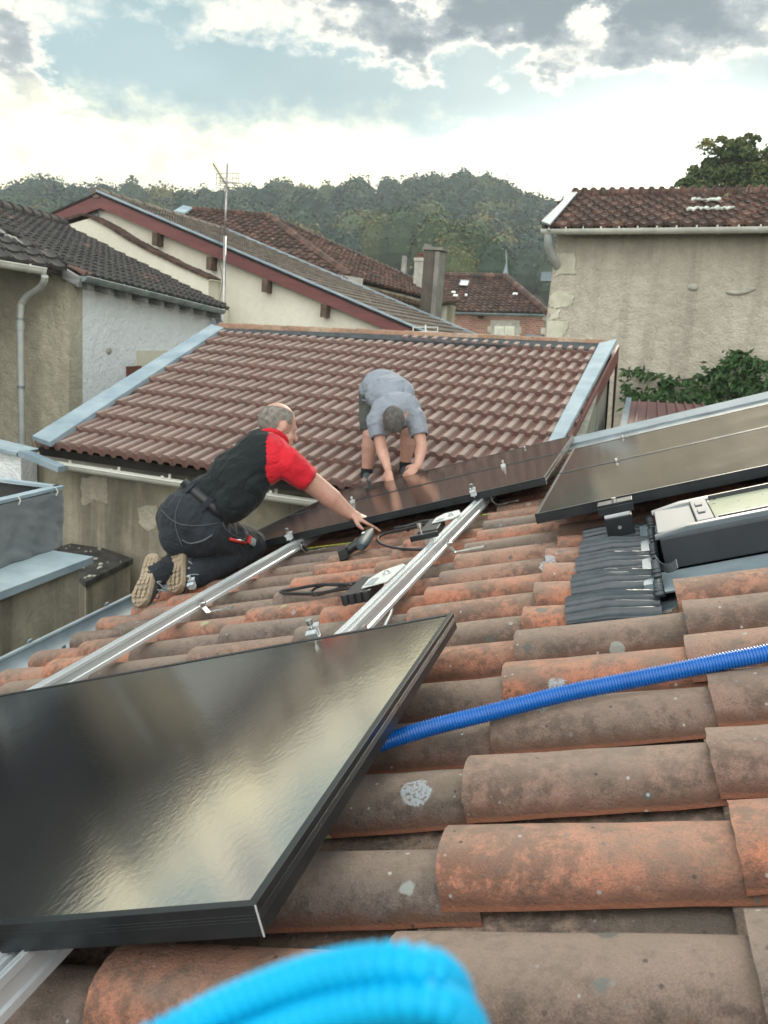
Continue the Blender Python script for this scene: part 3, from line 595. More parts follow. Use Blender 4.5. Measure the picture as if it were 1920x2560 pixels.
mb.poly([gp(x, y) for x, y in up_]+[V((gp(548, 765).x, yp, GROUND)), V((gp(167, 563).x, yp, GROUND))], V((0, .42, 0))); mb.build('parapet', 'plaster_cream', hc)
mb = MB(); ptsc = [gp(x, y, .2)+V((0, 0, .015)) for x, y in [(164, 562), (198, 551), (224, 543), (250, 553), (280, 568), (340, 606), (400, 638), (470, 671), (534, 700)]]
for j in range(40):
    def pl(f): f *= len(ptsc)-1; i = min(int(f), len(ptsc)-2); return ptsc[i].lerp(ptsc[i+1], f-i)
    a, b_ = pl(j/40), pl((j+1.15)/40); mb.sweep([a+V((0, 0, random.uniform(0, .02))), b_], [(-.25, -.02), (.25, -.02), (.25, .03), (-.25, .03)], (0, 0, 1), tint=random.random())
mb.build('coping', 'tile_redbrown', hc)

# TV mast with aerials
qb = at(559, 770, 16.0); tm = thing('tv_mast', 'tall thin metal mast with television aerials beside the cream gable wall', 'aerial', qb)
mt_ = at(569, 409, 16.0); mb = MB(); mb.tube(spline([at(520, 786, 16.1), at(545, 786, 16.0), at(557, 779, 16.0), at(559.5, 760, 16.0)], 5)+[at(562, 590, 16)], .028, 8); mb.tube([at(562, 600, 16), mt_], .022, 8); mb.build('mast', 'galvanised_pipe', tm, True)
mb = MB(); b0, b1 = at(533, 409, 15.3), at(573, 474, 16.1); mb.tube([b0, b1], .012, 6); ex = V((.7, .5, .1)).normalized()
for j in range(16): q = b0.lerp(b1, j/17); mb.tube([q-ex*.06, q+ex*.06], .006, 5)
mb.tube(spline([at(548, 452, 16), at(600, 458, 15.9), at(609, 463, 15.9), at(600, 470, 15.9), at(560, 466, 16)], 4), .011, 5)
mb.build('yagi_aerial', 'galvanised_pipe', tm)
mb = MB()
for x in (541, 550, 582, 590, 597): mb.tube([at(x, 433, 16.1), at(x, 460, 16.1)], .009, 5)
for y in (433, 445, 458): mb.tube([at(541, y, 16.1), at(598, y, 16.1)], .009, 5)
for y in (462, 468): mb.tube([at(538, y, 16.1), at(590, y+8, 16.1)], .009, 5)
mb.build('reflector', 'galvanised_pipe', tm)
mb = MB(); mb.tube(spline([at(560, 470, 16), at(552, 560, 16), at(546, 640, 16.05), at(556, 700, 16.05), at(548, 760, 16)], 6), .006, 5); mb.build('aerial_cable', 'rubber_cable', tm)
sa = thing('grid_aerial', 'small white grid aerial standing just behind the orange ridge tiles', 'aerial', at(1065, 870, 10.9))
mb = MB(); W_ = lambda x, y: at(x, y, 10.9)
for x in (1033, 1064, 1094): mb.tube([W_(x, 817), W_(x, 848)], .006 if x != 1064 else .008, 6)
for y in (818, 829, 838, 847): mb.tube([W_(1033, y), W_(1094, y)], .005, 6)
mb.tube([W_(1064, 812), W_(1064, 880)], .011, 8); mb.tube([W_(1030, 850), at(1075, 851, 10.6)], .010, 8); mb.tube([at(1050, 846, 10.6), at(1052, 856, 10.6)], .008, 6); mb.build('grid', 'white_paint', sa)

# ================================================================== HOUSES BEHIND
h3 = thing('hipped_house', 'old stone house with a mossy brown hipped tile roof behind the cream house', 'house', at(800, 900, 26))
a1, a2, a3 = at(478, 529, 25.5), at(670, 546, 26.5), at(870, 693, 22.5); na = (a2-a1).cross(a3-a1).normalized(); na = na if na.z > 0 else -na
eu = (a2-a1).normalized(); ev = na.cross(eu); ev = ev if ev.z > 0 else -ev; fa = lambda x, y: hit(x, y, a3, na)
O = fa(450, 760); mb = MB(); tiled(mb, O, eu, ev, [to2(q, O, eu, ev) for q in (a1, a2, a3, fa(860, 760), fa(450, 760), fa(450, 545))], .24, .33, 'mech', .05, .05, n=na, jit=.012)
b1_, b2_ = at(1074, 724, 28.5), at(1080, 746, 27.8); nb = (b1_-a2).cross(a3-a2).normalized(); nb = nb if nb.z > 0 else -nb; fb_ = lambda x, y: hit(x, y, a3, nb)
eu2 = (fb_(1078, 746)-a3).normalized(); ev2 = nb.cross(eu2); ev2 = ev2 if ev2.z > 0 else -ev2; tiled(mb, a3-ev2*.05, eu2, ev2, [to2(q, a3, eu2, ev2) for q in (a3, a2, b1_, fb_(1080, 746))], .24, .33, 'mech', .05, .05, n=nb, jit=.012)
mb.build('roof', 'tile_redbrown', h3, 30)
mb = MB(); mb.poly([a1, a2, a3, fa(860, 760), fa(450, 760)], -na*.1); mb.poly([a3, a2, b1_, fb_(1080, 746)], -nb*.1); mb.build('roof_deck', 'dark_under', h3)
mb = MB()
for (p0, p1, k) in ((a1, a2, 16), (a2, a3, 20), (a2, b1_, 30)):
    for j in range(k): a, b_ = p0.lerp(p1, j/k), p0.lerp(p1, (j+1.1)/k); mb.tube([a+V((0, 0, .05)), b_+V((0, 0, .02))], [.14, .11], 8, tint=random.random())
mb.build('ridge_tile', 'tile_redbrown', h3, 40)
mb = MB(); mb.sweep([a1+V((-.1, 0, .1)), fa(447, 543)+V((0, 0, .1))], [(-.16, 0), (.16, 0), (.16, .05), (-.16, .05)], na); mb.build('verge_flashing', 'zinc_light', h3)
w0, w1 = fb_(874, 704)+V((0, .2, 0)), fb_(1080, 756)+V((0, .2, 0)); mb = MB(); mb.poly([w0, w1, V((w1.x, w1.y, GROUND)), V((w0.x, w0.y, GROUND))], V((-.5, .6, 0)));
mb.build('wall', 'rubble_wall', h3)
for j in range(16):
    q = w0.lerp(w1, (j+.3)/16); mb = MB(); mb.cbox(q+V((.05, -.15, -.12)), .09, .5, .12); mb.build('rafter_end', 'brown_wood', h3)
mb = MB(); q = at(1018, 769, w0.lerp(w1, .7).dot(FW)-.02); mb.cbox(q, .1, .12, .25); mb.build('vent_opening', 'dark_under', h3)
mb = MB(); q = at(862, 700, 22.3); mb.sweep([q+V((-.5, 0, .05)), q+V((.4, .3, -.02))], [(-.1, -.08), (.1, -.08), (.1, .1), (-.1, .1)], (0, 0, 1)); mb.build('hip_end_stone', 'stone', h3)
h4 = thing('stone_annexe', 'low rubble stone annexe with brown tiles right of the tall chimney', 'house', at(1105, 900, 27))
x0, x1, x2, x3 = at(1060, 722, 29.5), at(1098, 731, 29.5), at(1141, 756, 28.2), at(1075, 762, 26.5); nx = (x2-x1).cross(x3-x2).normalized(); nx = nx if nx.z > 0 else -nx; eu = (x2-x3).normalized(); ev = nx.cross(eu); ev = ev if ev.z > 0 else -ev
mb = MB(); O = x3; tiled(mb, O, eu, ev, [to2(hit(x, y, x3, nx), O, eu, ev) for x, y in [(1060, 722), (1098, 731), (1141, 756), (1100, 757), (1060, 758)]], .24, .33, 'mech', .05, .05, n=nx); mb.poly([hit(x, y, x3, nx) for x, y in [(1060, 722), (1098, 731), (1141, 756), (1100, 757), (1060, 758)]], -nx*.08); mb.build('roof', 'tile_redbrown', h4, 30)
mb = MB(); q0, q1 = at(1050, 757, 27.6), at(1117, 760, 27.9); mb.poly([q0, q1, V((q1.x, q1.y, GROUND)), V((q0.x, q0.y, GROUND))], V((0, 1.5, 0))); mb.build('wall', 'rubble_wall', h4)
mb = MB(); q0, q1 = at(1106, 765, 27.82), at(1117.5, 765, 27.86); mb.poly([q0, q1, q1+V((0, 0, -1.0)), q0+V((0, 0, -1.0))], V((0, -.03, 0))); mb.build('corner_stone', 'stone', h4)
ch = thing('tall_chimney', 'tall square rendered chimney stack with an open top, left of the brick house', 'chimney', at(1078, 860, 21.5))
dc = 21.5; wch = 41*dc/FPX; q = at(1061, 622, dc); mb = MB(); dirx = V((1, .02, 0)); diry = V((.18, 1, 0))
mb.box(V((q.x, q.y, GROUND)), dirx*wch*.7, diry*wch, (0, 0, q.z-GROUND)); mb.build('stack', 'chimney_render', ch)
mb = MB(); mb.box(V((q.x+wch*.7, q.y, GROUND)), dirx*wch*.27, diry*wch, (0, 0, q.z-GROUND-.05)); mb.build('corner_flue', 'concrete', ch)
mb = MB(); mb.box(V((q.x-.04, q.y-.04, q.z-.02)), dirx*(wch+.10), diry*(wch+.1), (0, 0, .07)); mb.box(V((q.x-.01, q.y, q.z+.05)), dirx*.12, diry*.2, (0, 0, .07)); mb.build('cap', 'concrete', ch)
c2 = thing('brick_chimney', 'slim pale chimney with a clay pot, half hidden behind the tall chimney', 'chimney', at(1047, 760, 27))
q = at(1037, 652, 27); wc = 22*27/FPX; mb = MB(); mb.box(V((q.x, q.y, at(1040, 730, 27).z-1)), (wc, 0, 0), (0, wc, 0), (0, 0, q.z-at(1040, 730, 27).z+1)); mb.box(V((q.x-.03, q.y-.03, q.z)), (wc+.06, 0, 0), (0, wc+.06, 0), (0, 0, .1)); mb.build('stack', 'stone', c2)
mb = MB(); mb.tube([q+V((wc/2, wc/2, .1)), q+V((wc/2, wc/2, .2)), q+V((wc/2, wc/2, .21)), q+V((wc/2, wc/2, .25))], [.10, .09, .13, .12], 10); mb.build('pot', 'rust', c2)
po = thing('utility_pole', 'utility pole with black cables drooping from its top, left of the chimneys', 'pole', at(1009, 860, 34))
mb = MB(); q = at(1012, 640, 34); b_ = q.copy(); b_.z = GROUND; mb.tube([b_, q], [.14, .11], 10); mb.build('post', 'concrete', po, True)
mb = MB(); mb.tube(spline([at(1014, 642, 34), at(1023, 645, 34), at(1021, 670, 34), at(1013, 705, 34)], 5), .04, 6); mb.tube(spline([at(1010, 648, 34), at(990, 660, 36), at(960, 678, 38), at(900, 705, 40)], 5), .03, 6); mb.tube([at(1008, 644, 34), at(1020, 640, 34)], .05, 6); mb.build('cable', 'rubber_cable', po)

h5 = thing('brick_house', 'red brick house with pale shutters and a brown hipped roof in the distance', 'house', at(1240, 960, 38))
E0, E1, T0, T1 = at(1085, 777, 38), at(1365, 783, 37), at(1085, 691, 42.5), at(1263, 694, 42)
eu, ev, nn = frame2(E0, E1, T0); mb = MB(); tiled(mb, E0, eu, ev, [to2(q, E0, eu, ev) for q in (E0, E1, hit(1263, 694, E0, nn), hit(1085, 690, E0, nn))], .26, .36, 'mech', .07, .07, jit=.015, tr=(0, 1)); mb.build('roof', 'tile_redbrown', h5, 30)
hr = lambda x, y, k=0: hit(x, y, E0+nn*k, nn)
mb = MB(); mb.poly([E0, E1, hr(1263, 694), hr(1085, 690)], -nn*.12); mb.poly([E1, E1+V((.3, 3.5, 0)), hr(1263, 694)+V((0, .3, 0)), hr(1263, 694)], V((0, 0, -.1))); mb.build('roof_deck', 'dark_under', h5)
mb = MB()
for (p0, p1, k) in ((hr(1085, 690, .05), hr(1263, 694, .05), 14), (hr(1263, 694, .05), hr(1366, 782, .05), 15)):
    for j in range(k): a, b_ = p0.lerp(p1, j/k), p0.lerp(p1, (j+1.1)/k); mb.tube([a+V((0, 0, .06)), b_+V((0, 0, .02))], [.17, .13], 8, tint=random.random())
mb.build('ridge_tile', 'tile_redbrown', h5, 40)
mb = MB(); q = hr(1263, 692, .05); tpf = at(1264.5, 625, q.dot(FW)); mb.tube([q+V((0, 0, -.05)), q+V((0, 0, .1)), q+V((0, 0, .5)), q+V((0, 0, .7)), tpf], [.2, .14, .06, .035, .012], 8); mb.build('finial', 'zinc', h5, True)
mb = MB(); mb.poly([hr(1147, 714, .09), hr(1170, 715, .09), hr(1174, 703, .09), hr(1152, 702, .09)], nn*.06); wf = mb.build('roof_window', 'old_zinc', h5)
mb = MB(); mb.poly([hr(1150, 713, .16), hr(1168, 714, .16), hr(1171, 704, .16), hr(1154, 703, .16)], nn*.02); mb.build('pane', 'white_paint', wf)
for (x, y, s) in [(1133, 733, 5), (1138, 741, 6), (1287, 737, 6), (1165, 740, 3)]: mb = MB(); mb.poly([hr(x-s, y, .1), hr(x+s, y+1, .1), hr(x+s*1.2, y-3, .1), hr(x-s*.6, y-4, .1)], nn*.04); mb.build('lichen_patch', 'white_paint', h5)
gutter('gutter', [at(1117, 781, 37.7), at(1362, 787, 36.8)], .10, 'old_zinc', h5, 5, 1)
wn = V(((at(1362, 787, 37)-at(1117, 781, 37.9)).y, -(at(1362, 787, 37)-at(1117, 781, 37.9)).x, 0)).normalized(); wp = at(1240, 800, 37.6); wq = lambda x, y, k=0: hit(x, y, wp+wn*k, wn)
mb = MB(); a, b_ = wq(1090, 778), wq(1362, 784); mb.poly([a, b_, V((b_.x, b_.y, GROUND)), V((a.x, a.y, GROUND))], -wn*1.0); mb.build('wall', 'brick', h5)
mb = MB(); mb.poly([wq(1226, 800), wq(1299, 801), wq(1299, 862), wq(1226, 862)], wn*.02)
for x, y, x2_, y2_ in [(1219, 815, 1233, 832), (1288, 817, 1303, 834), (1217, 848, 1233, 866), (1286, 850, 1302, 868)]: mb.poly([wq(x, y), wq(x2_, y), wq(x2_, y2_), wq(x, y2_)], wn*.03)
mb.build('window_surround', 'stone', h5)
for (xa, xb) in ((1236, 1260), (1262, 1286)):
    mb = MB(); mb.poly([wq(xa, 815, .05), wq(xb, 816, .05), wq(xb, 880, .05), wq(xa-1, 880, .05)], wn*.03)
    for j in range(16):
        y = 819+j*3.6; mb.poly([wq(xa+4, y, .085), wq(xb-4, y, .085), wq(xb-4, y+2.2, .085), wq(xa+4, y+2.2, .085)], wn*.03)
    mb.build('shutter', 'shutter_paint', h5)
mb = MB(); q = wq(1202, 787, .1); mb.cbox(q, .22, .2, .28); mb.build('junction_box', 'dark_under', h5)
for (x, y, x2_, y2_) in [(1352, 819, 1366, 836), (1356, 786, 1374, 801)]: mb = MB(); mb.poly([wq(x, y, .01), wq(x2_, y, .01), wq(x2_, y2_, .01), wq(x, y2_, .01)], wn*.06); mb.build('corner_stone', 'stone', h5)

# ================================================================== LARGE HOUSE ON THE RIGHT
dr = ray(-2080, 625); dr.z = 0; dr.normalize(); cr = at(1393, 590, 15); rn = V((dr.y, -dr.x, 0)); rn = rn if rn.dot(cr) < 0 else -rn
wr = lambda x, y, k=0: hit(x, y, cr+rn*k, rn)
h6 = thing('large_rough_house', 'tall house with bare rough beige plaster wall and corner stones on the right', 'house', (cr.x, cr.y, GROUND))
mb = MB(); a, b_ = wr(1393, 575), wr(2500, 560); mb.poly([a, b_, V((b_.x, b_.y, GROUND)), V((wr(1362, 880).x-.12, wr(1362, 880).y+.04, GROUND))], -rn*5); mb.build('wall', 'plaster_rough', h6)
E0, E1 = wr(1362, 570, .35), wr(2300, 562, .35); Tp = hit(1432, 488, cr-rn*2.6, rn); eu, ev, nn = frame2(E0, E1, Tp); hq = lambda x, y, k=0: hit(x, y, E0+nn*k, nn)
mb = MB(); P6 = [hq(1368, 566), E1, hq(2300, 482), hq(1432, 488)]; tiled(mb, E0, eu, ev, [to2(q, E0, eu, ev) for q in P6], .235, .33, 'mech', .05, .045, jit=.008); mb.build('roof', 'tile_redbrown', h6, 30)
mb = MB(); mb.poly([hq(1366, 568, -.02), E1-nn*.02, hq(2300, 484, -.02), hq(1434, 490, -.02)], -nn*.1); q = hq(1434, 490, -.02); q2 = hq(2300, 484, -.02); mb.poly([q, q2, q2-rn*3+V((0, 0, -1.5)), q-rn*3+V((0, 0, -1.5))], V((0, 0, -.1))); mb.build('roof_deck', 'dark_under', h6)
mb = MB(); ra, rb = hq(1436, 488, .03), hq(2300, 480, .03); nrt = 30
for j in range(nrt):
    a, b_ = ra.lerp(rb, j/nrt), ra.lerp(rb, (j+1.05)/nrt); t_ = random.random(); mb.tube([a, b_], [.12, .10], 10, tint=t_); mb.tube([a, a+(b_-a)*.16], [.155, .15], 10, tint=t_)
mb.build('ridge_tile', 'tile_redbrown', h6, 40)
mb = MB(); mb.poly([hq(1353, 557, .10), hq(1375, 565, .10), hq(1444, 484, .10), hq(1430, 483, .10)], nn*.03); mb.build('verge_flashing', 'zinc', h6)
mb = MB(); mb.poly([hq(1353, 559, .0), hq(1372, 566, .0), hq(1373, 577, .0), hq(1356, 573, 0)], -rn*.3); mb.build('soffit', 'dark_under', h6)
gutter('gutter', [wr(1357, 574, .42), wr(1650, 571, .42), wr(2300, 563, .42)], .085, 'pvc_grey', h6, 18, -1)
mb = MB(); mb.tube(spline([wr(1371, 582, .4), wr(1371, 602, .38), wr(1374, 622, .3), wr(1388, 655, .1), wr(1388, 690, .0)-rn*.4], 6), .075, 12); mb.build('downpipe', 'downpipe_grey', h6, 50)
for pts_ in ([(1394, 634), (1441, 632), (1441, 684), (1390, 687)], [(1377, 731), (1438, 731), (1434, 757), (1428, 765), (1375, 770)], [(1376, 771), (1400, 773), (1398, 798), (1374, 800)], [(1370, 801), (1423, 803), (1415, 835), (1400, 850), (1366, 852)]):
    mb = MB(); mb.poly(rough([wr(x, y) for x, y in pts_], .012, 7), rn*.018); mb.build('corner_stone', 'pale_stone', h6)
mb = MB(); q = wr(1733, 718); mb.ell(q, dr*.09, rn*.05, (0, 0, .06), 10, 7); mb.build('projecting_stone', 'stone', h6, True); mb = MB()
for j in range(7): f = j/6; mb.ell(wr(1828+48*f, 731+3*math.sin(f*3)-9*f*f), dr*.09, rn*.045, (0, 0, .035), 9, 6)
mb.build('projecting_stone', 'stone', h6, True)
mb = MB(); mb.box(wr(1369, 706, -.3), rn*.3, -dr*.22, (0, 0, .16)); mb.build('window_sill', 'zinc', h6); mb = MB(); mb.box(wr(1378, 840, -.4), rn*.35, dr*.35, (0, 0, -.42)); mb.build('window_sill', 'zinc', h6)
for (x0_, x1_, y_) in ((1735, 1795, 500), (1722, 1836, 521)):
    x_ = x0_
    while x_ < x1_:
        mb = MB(); a, b_ = hq(x_-4, y_+random.uniform(-2, 2), .115), hq(x_+5, y_+random.uniform(-2, 2), .115); u2 = (b_-a).normalized(); v2 = nn.cross(u2)
        mb.poly(rough([a-v2*.05, b_-v2*.04, b_+v2*.05, a+v2*.06], .012, 3), nn*.02); mb.build('lichen_patch', 'lichen_white', h6); x_ += 9+random.uniform(0, 4)
# climbing plant against that wall
vn = thing('climbing_plant', 'green creeper with long leaves climbing the rough plaster wall at right', 'plant', wr(1780, 1010, .2))
mb = MB(); cb = Big(); lv = []
def leafset(q, nrm, size, k):
    for _ in range(k):
        a = V((random.uniform(-1, 1), random.uniform(-1, 1), random.uniform(-1.2, .4))).normalized(); b2 = a.cross(V(nrm)+V((random.uniform(-.6, .6), random.uniform(-.6, .6), random.uniform(-.6, .6)))).normalized(); s = size*random.uniform(.6, 1.2); o_ = V(q)
        vs = [o_, o_+a*s*.45+b2*s*.17, o_+a*s, o_+a*s*.45-b2*s*.17]; cb.add(np.array(vs), np.array([[0, 1, 2, 3]]), np.full(4, min(1, max(0, random.gauss(.45, .25)))))
stems = [[(1558, 925), (1600, 928), (1650, 945), (1690, 960)], [(1560, 955), (1580, 990), (1620, 1010)], [(1690, 1010), (1740, 960), (1800, 920), (1850, 885), (1890, 900), (1925, 920)], [(1760, 1000), (1820, 960), (1870, 930), (1930, 915)], [(1640, 1020), (1680, 960), (1740, 945), (1800, 950)], [(1820, 1010), (1870, 960), (1930, 960)], [(1740, 1020), (1790, 960), (1830, 900), (1850, 880)], [(1600, 1020), (1640, 970), (1680, 945)]]
for st in stems:
    path = spline([wr(x, y, random.uniform(.12, .3)) for x, y in st], 10); mb.tube(path, .008, 5)
    for q in path: leafset(q, rn, .17, 3)
for (x, y, sx, sy, k) in [(1660, 995, 45, 18, 110), (1760, 990, 45, 24, 170), (1800, 940, 36, 22, 90), (1855, 905, 30, 22, 140), (1880, 965, 50, 22, 260), (1590, 990, 30, 18, 90), (1720, 1015, 90, 18, 200)]:
    for _ in range(k):
        leafset(wr(random.gauss(x, sx*.6), random.gauss(y, sy*.6), random.uniform(.05, .55)), rn, .14, 1)
mb.build('stem', 'bark', vn); cb.build('foliage', 'vine_leaf', vn)
# low red sheet-metal roof beyond the verge
rm = thing('lean_to_shed', 'low lean-to with a dark red standing seam metal roof beneath the creeper', 'shed', at(1640, 1100, 9.5))
c = [at(1575, 1002, 11.2), at(1755, 1012, 11.6), at(1800, 1090, 8.4), at(1545, 1110, 8.4)]; nr = (c[1]-c[0]).cross(c[3]-c[0]).normalized(); nr = nr if nr.z > 0 else -nr; c[2] = hit(1800, 1090, c[0], nr)
mb = MB(); mb.poly(c, -nr*.03)
for j in range(9): f = j/8; a, b_ = c[0].lerp(c[1], f), c[3].lerp(c[2], f); mb.sweep([a, b_], [(-.012, 0), (.012, 0), (.012, .03), (-.012, .03)], nr)
mb.build('roof', 'red_metal_sheet', rm)
mb = MB(); mb.poly([at(1565, 1000, 11.2), at(1578, 1002, 11.2), hit(1558, 1110, c[0], nr), hit(1540, 1110, c[0], nr)], nr*.04); mb.build('flashing', 'zinc', rm)
mb = MB(); mb.poly([q+V((0, 0, -.06)) for q in c], V((0, 0, -2.2))); mb.build('wall', 'plaster_grey', rm)
# unseen house added beyond the left edge to darken the foreground panel's reflection
simple('added_house_wall', (.035, .034, .033), (.06, .057, .052), 3, .9, 0, .3, 20)
h7 = thing('added_dark_house', 'unseen dark house added beyond the left edge to darken the foreground panel reflection', 'house', (-10.5, 6, GROUND))
mb = MB(); mb.poly([(-7.9, 2.2, GROUND), (-7.9, 8.9, GROUND), (-7.9, 8.9, .75), (-7.9, 5.6, 1.35), (-7.9, 2.2, .75)], V((-5, 0, 0))); mb.build('wall', 'added_house_wall', h7)
mb = MB(); tiled(mb, V((-13.2, 9.1, .72)), V((1, 0, 0)), V((0, -3.5, .63)).normalized(), [(0, 0), (5.5, 0), (5.5, 3.55), (0, 3.55)], .25, .33, 'mech', .03, .03); tiled(mb, V((-7.7, 2.0, .72)), V((-1, 0, 0)), V((0, 3.6, .63)).normalized(), [(0, 0), (5.5, 0), (5.5, 3.65), (0, 3.65)], .25, .33, 'mech', .03, .03); mb.build('roof', 'tile_dark', h7)
for y_ in (3.6, 6.6): mb = MB(); mb.box((-7.9, y_, -2.2), (.04, 0, 0), (0, 1.0, 0), (0, 0, 1.5)); mb.build('window', 'black_plastic', h7)
# ================================================================== THE CANAL TILE ROOF WE STAND ON
TH = .336505; P0 = V((-.29877, .71754, -.57707)); Un = V((math.cos(TH), 0, math.sin(TH))); Vn = V((0, 1, 0)); Nn = V((-math.sin(TH), 0, math.cos(TH)))
def RF(u, v, h=0): return P0+Un*u+Vn*v-Nn*h                  # h metres below the plane of the panel glass
def uv(x, y, h=0): q = hit(x, y, P0-Nn*h, Nn)-P0; return q.dot(Un), q.y
def rp(x, y, h=0): return hit(x, y, P0-Nn*h, Nn)
RM = Matrix((Un, Vn, Nn)).transposed().to_4x4()
def RMat(u, v, h=0): mt = RM.copy(); mt.translation = RF(u, v, h); return mt
tilemat('tile_canal', [(0, (.43, .155, .085)), (.28, (.41, .175, .11)), (.45, (.345, .18, .125)), (.60, (.235, .145, .112)), (.8, (.185, .135, .113)), (1, (.150, .122, .110))], (.095, .076, .061), lichen=(.34, .36, .33), dirt=.74, lich=.6, bump=.9, crest_tone=((.33, .25, .195), (.13, .066, .044), (.30, .115, .065), .42),
        spots=[(rp(1054, 1972, .12), .026), (rp(1399, 1699, .115), .026), (rp(1604, 1830, .13), .017), (rp(1374, 1403, .12), .03), (rp(2000, 2100, .1), .03)])
tilemat('tile_pan', [(0, (.20, .135, .10)), (1, (.28, .20, .155))], (.085, .072, .06), lichen=(.36, .36, .33), dirt=.85, lich=.35, bump=.8)
hs = thing('clay_tiled_house', 'house under the foreground roof of weathered orange and grey clay barrel tiles', 'house', (1, 3, GROUND))
PITCHV, V0 = .2148, .056
def arc_tile(mb, u0, u1, v, hb, wid0, wid1, hg, thick, up, tint, lift0, yaw=0, n=13, seg=7):
    """half tube; u0 = lower end. up=+1 cover (crest towards the sky), -1 pan"""
    vs = []; ws = []
    for lay in (0, 1):
        for i in range(seg+1):
            f = i/seg; uu = u0+(u1-u0)*f; W = (wid0+(wid1-wid0)*f)/2-lay*thick; Hh = hg*(1-.12*f*(1 if up > 0 else 0))-lay*thick*.9; lf = lift0*(1-f)
            for k in range(n):
                a = -math.pi/2+math.pi*k/(n-1); sx = math.sin(a); cx = math.cos(a)
                sx = math.copysign(abs(sx)**.88, sx); cx = cx**.80 if cx > 0 else 0
                jn = mnoise.noise((uu*14, (v+W*sx)*14, up*3+lay*.01)); je = (mnoise.noise((v*40+sx*9, u0*9, 5))+.7*mnoise.noise((v*40+sx*23, u0*9, 8)))*.0026 if i in (0, seg) else 0
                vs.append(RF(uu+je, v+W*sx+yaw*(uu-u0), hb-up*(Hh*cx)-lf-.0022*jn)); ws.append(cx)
    L = (seg+1)*n; fs = []
    for i in range(seg):
        for k in range(n-1):
            a = i*n+k; fs.append((a, a+1, a+n+1, a+n)); fs.append((L+a, L+a+n, L+a+n+1, L+a+1))
    for k in range(n-1): fs.append((k, L+k, L+k+1, k+1)); e = seg*n; fs.append((e+k, e+k+1, L+e+k+1, L+e+k))
    for i in range(seg):
        a = i*n; fs.append((a, a+n, L+a+n, L+a)); a = i*n+n-1; fs.append((a, L+a, L+a+n, a+n))
    mb.add(vs, fs, tint, 0, ws)
mc, mp = MB(), MB(); random.seed(11)
SKY_U0 = .42
for r in range(-5, 25):
    v = V0+PITCHV*r; jr = random.uniform(-.012, .012)
    for k in range(-6, 7):
        ul = .104+.361*k+jr+random.uniform(-.008, .008)
        if k == -6: ul = -1.92+jr*3
        uh = .104+.361*(k+1)+.06
        tint = random.choice([random.uniform(0, .4), random.uniform(.45, 1), random.uniform(.55, 1)]) if v < 1.6 else random.choice([random.uniform(0, .4), random.uniform(0, .5), random.uniform(.5, 1)])
        if k == 0 and 6 <= r <= 10: uh = .28
        insky = 1.50 < v < 2.2 and .35 < ul < 1.6
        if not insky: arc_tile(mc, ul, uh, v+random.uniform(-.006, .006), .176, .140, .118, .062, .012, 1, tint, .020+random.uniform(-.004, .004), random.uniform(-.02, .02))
        vp = v+PITCHV/2
        if not (1.40 < vp < 2.2 and .35 < ul < 1.6): arc_tile(mp, ul-.015+random.uniform(-.01, .01), uh, vp+random.uniform(-.005, .005), .168, .170, .205, .034, .012, -1, random.random(), .014)
rfc = mc.build('roof', 'tile_canal', hs, 35); mp.build('pan_tile_layer', 'tile_pan', hs, 35)
mb = MB(); mb.poly([RF(-1.9, -1.6, .255), RF(2.7, -1.6, .255), RF(2.7, 5.36, .255), RF(-1.9, 5.36, .255)], -Nn*.05)
bk0, bk1 = RF(2.7, -1.6, .2), RF(2.7, 5.4, .2); mb.poly([bk0, bk1, bk1+V((4, 0, -1.4)), bk0+V((4, 0, -1.4))], V((0, 0, -.05))); mb.build('roof_deck', 'dark_under', hs)
zl = RF(-1.85, 0, .3).z; mb = MB(); xa = RF(-1.82, 0, .3).x; mb.poly([(xa, -.9, GROUND), (xa, 6.0, GROUND), (xa, 6.0, zl), (xa, -.9, zl)], (.3, 0, 0)); q = RF(2.7, 0, .3); mb.poly([(xa, 5.75, zl), (q.x, 5.75, q.z), (q.x, 5.75, GROUND), (xa, 5.75, GROUND)], (0, .3, 0)); mb.build('wall', 'plaster_stained', hs)
gutter('gutter', [RF(-2.085, -.9, .135), RF(-2.085, 4.2, .135)], .082, 'zinc', hs, 9, -1)
def vfl(v0, v1, h0, h1, th):
    mb = MB(); mb.poly([RF(-1.9, v0, h0), RF(2.7, v0-.13, h0), RF(2.7, v1-.13, h1), RF(-1.9, v1, h1)], Nn*th); return mb
vfl(5.36, 5.46, .075, .04, .02).build('verge_flashing', 'zinc', hs); vfl(5.28, 5.36, .10, .075, .012).build('verge_flashing', 'lead', hs)

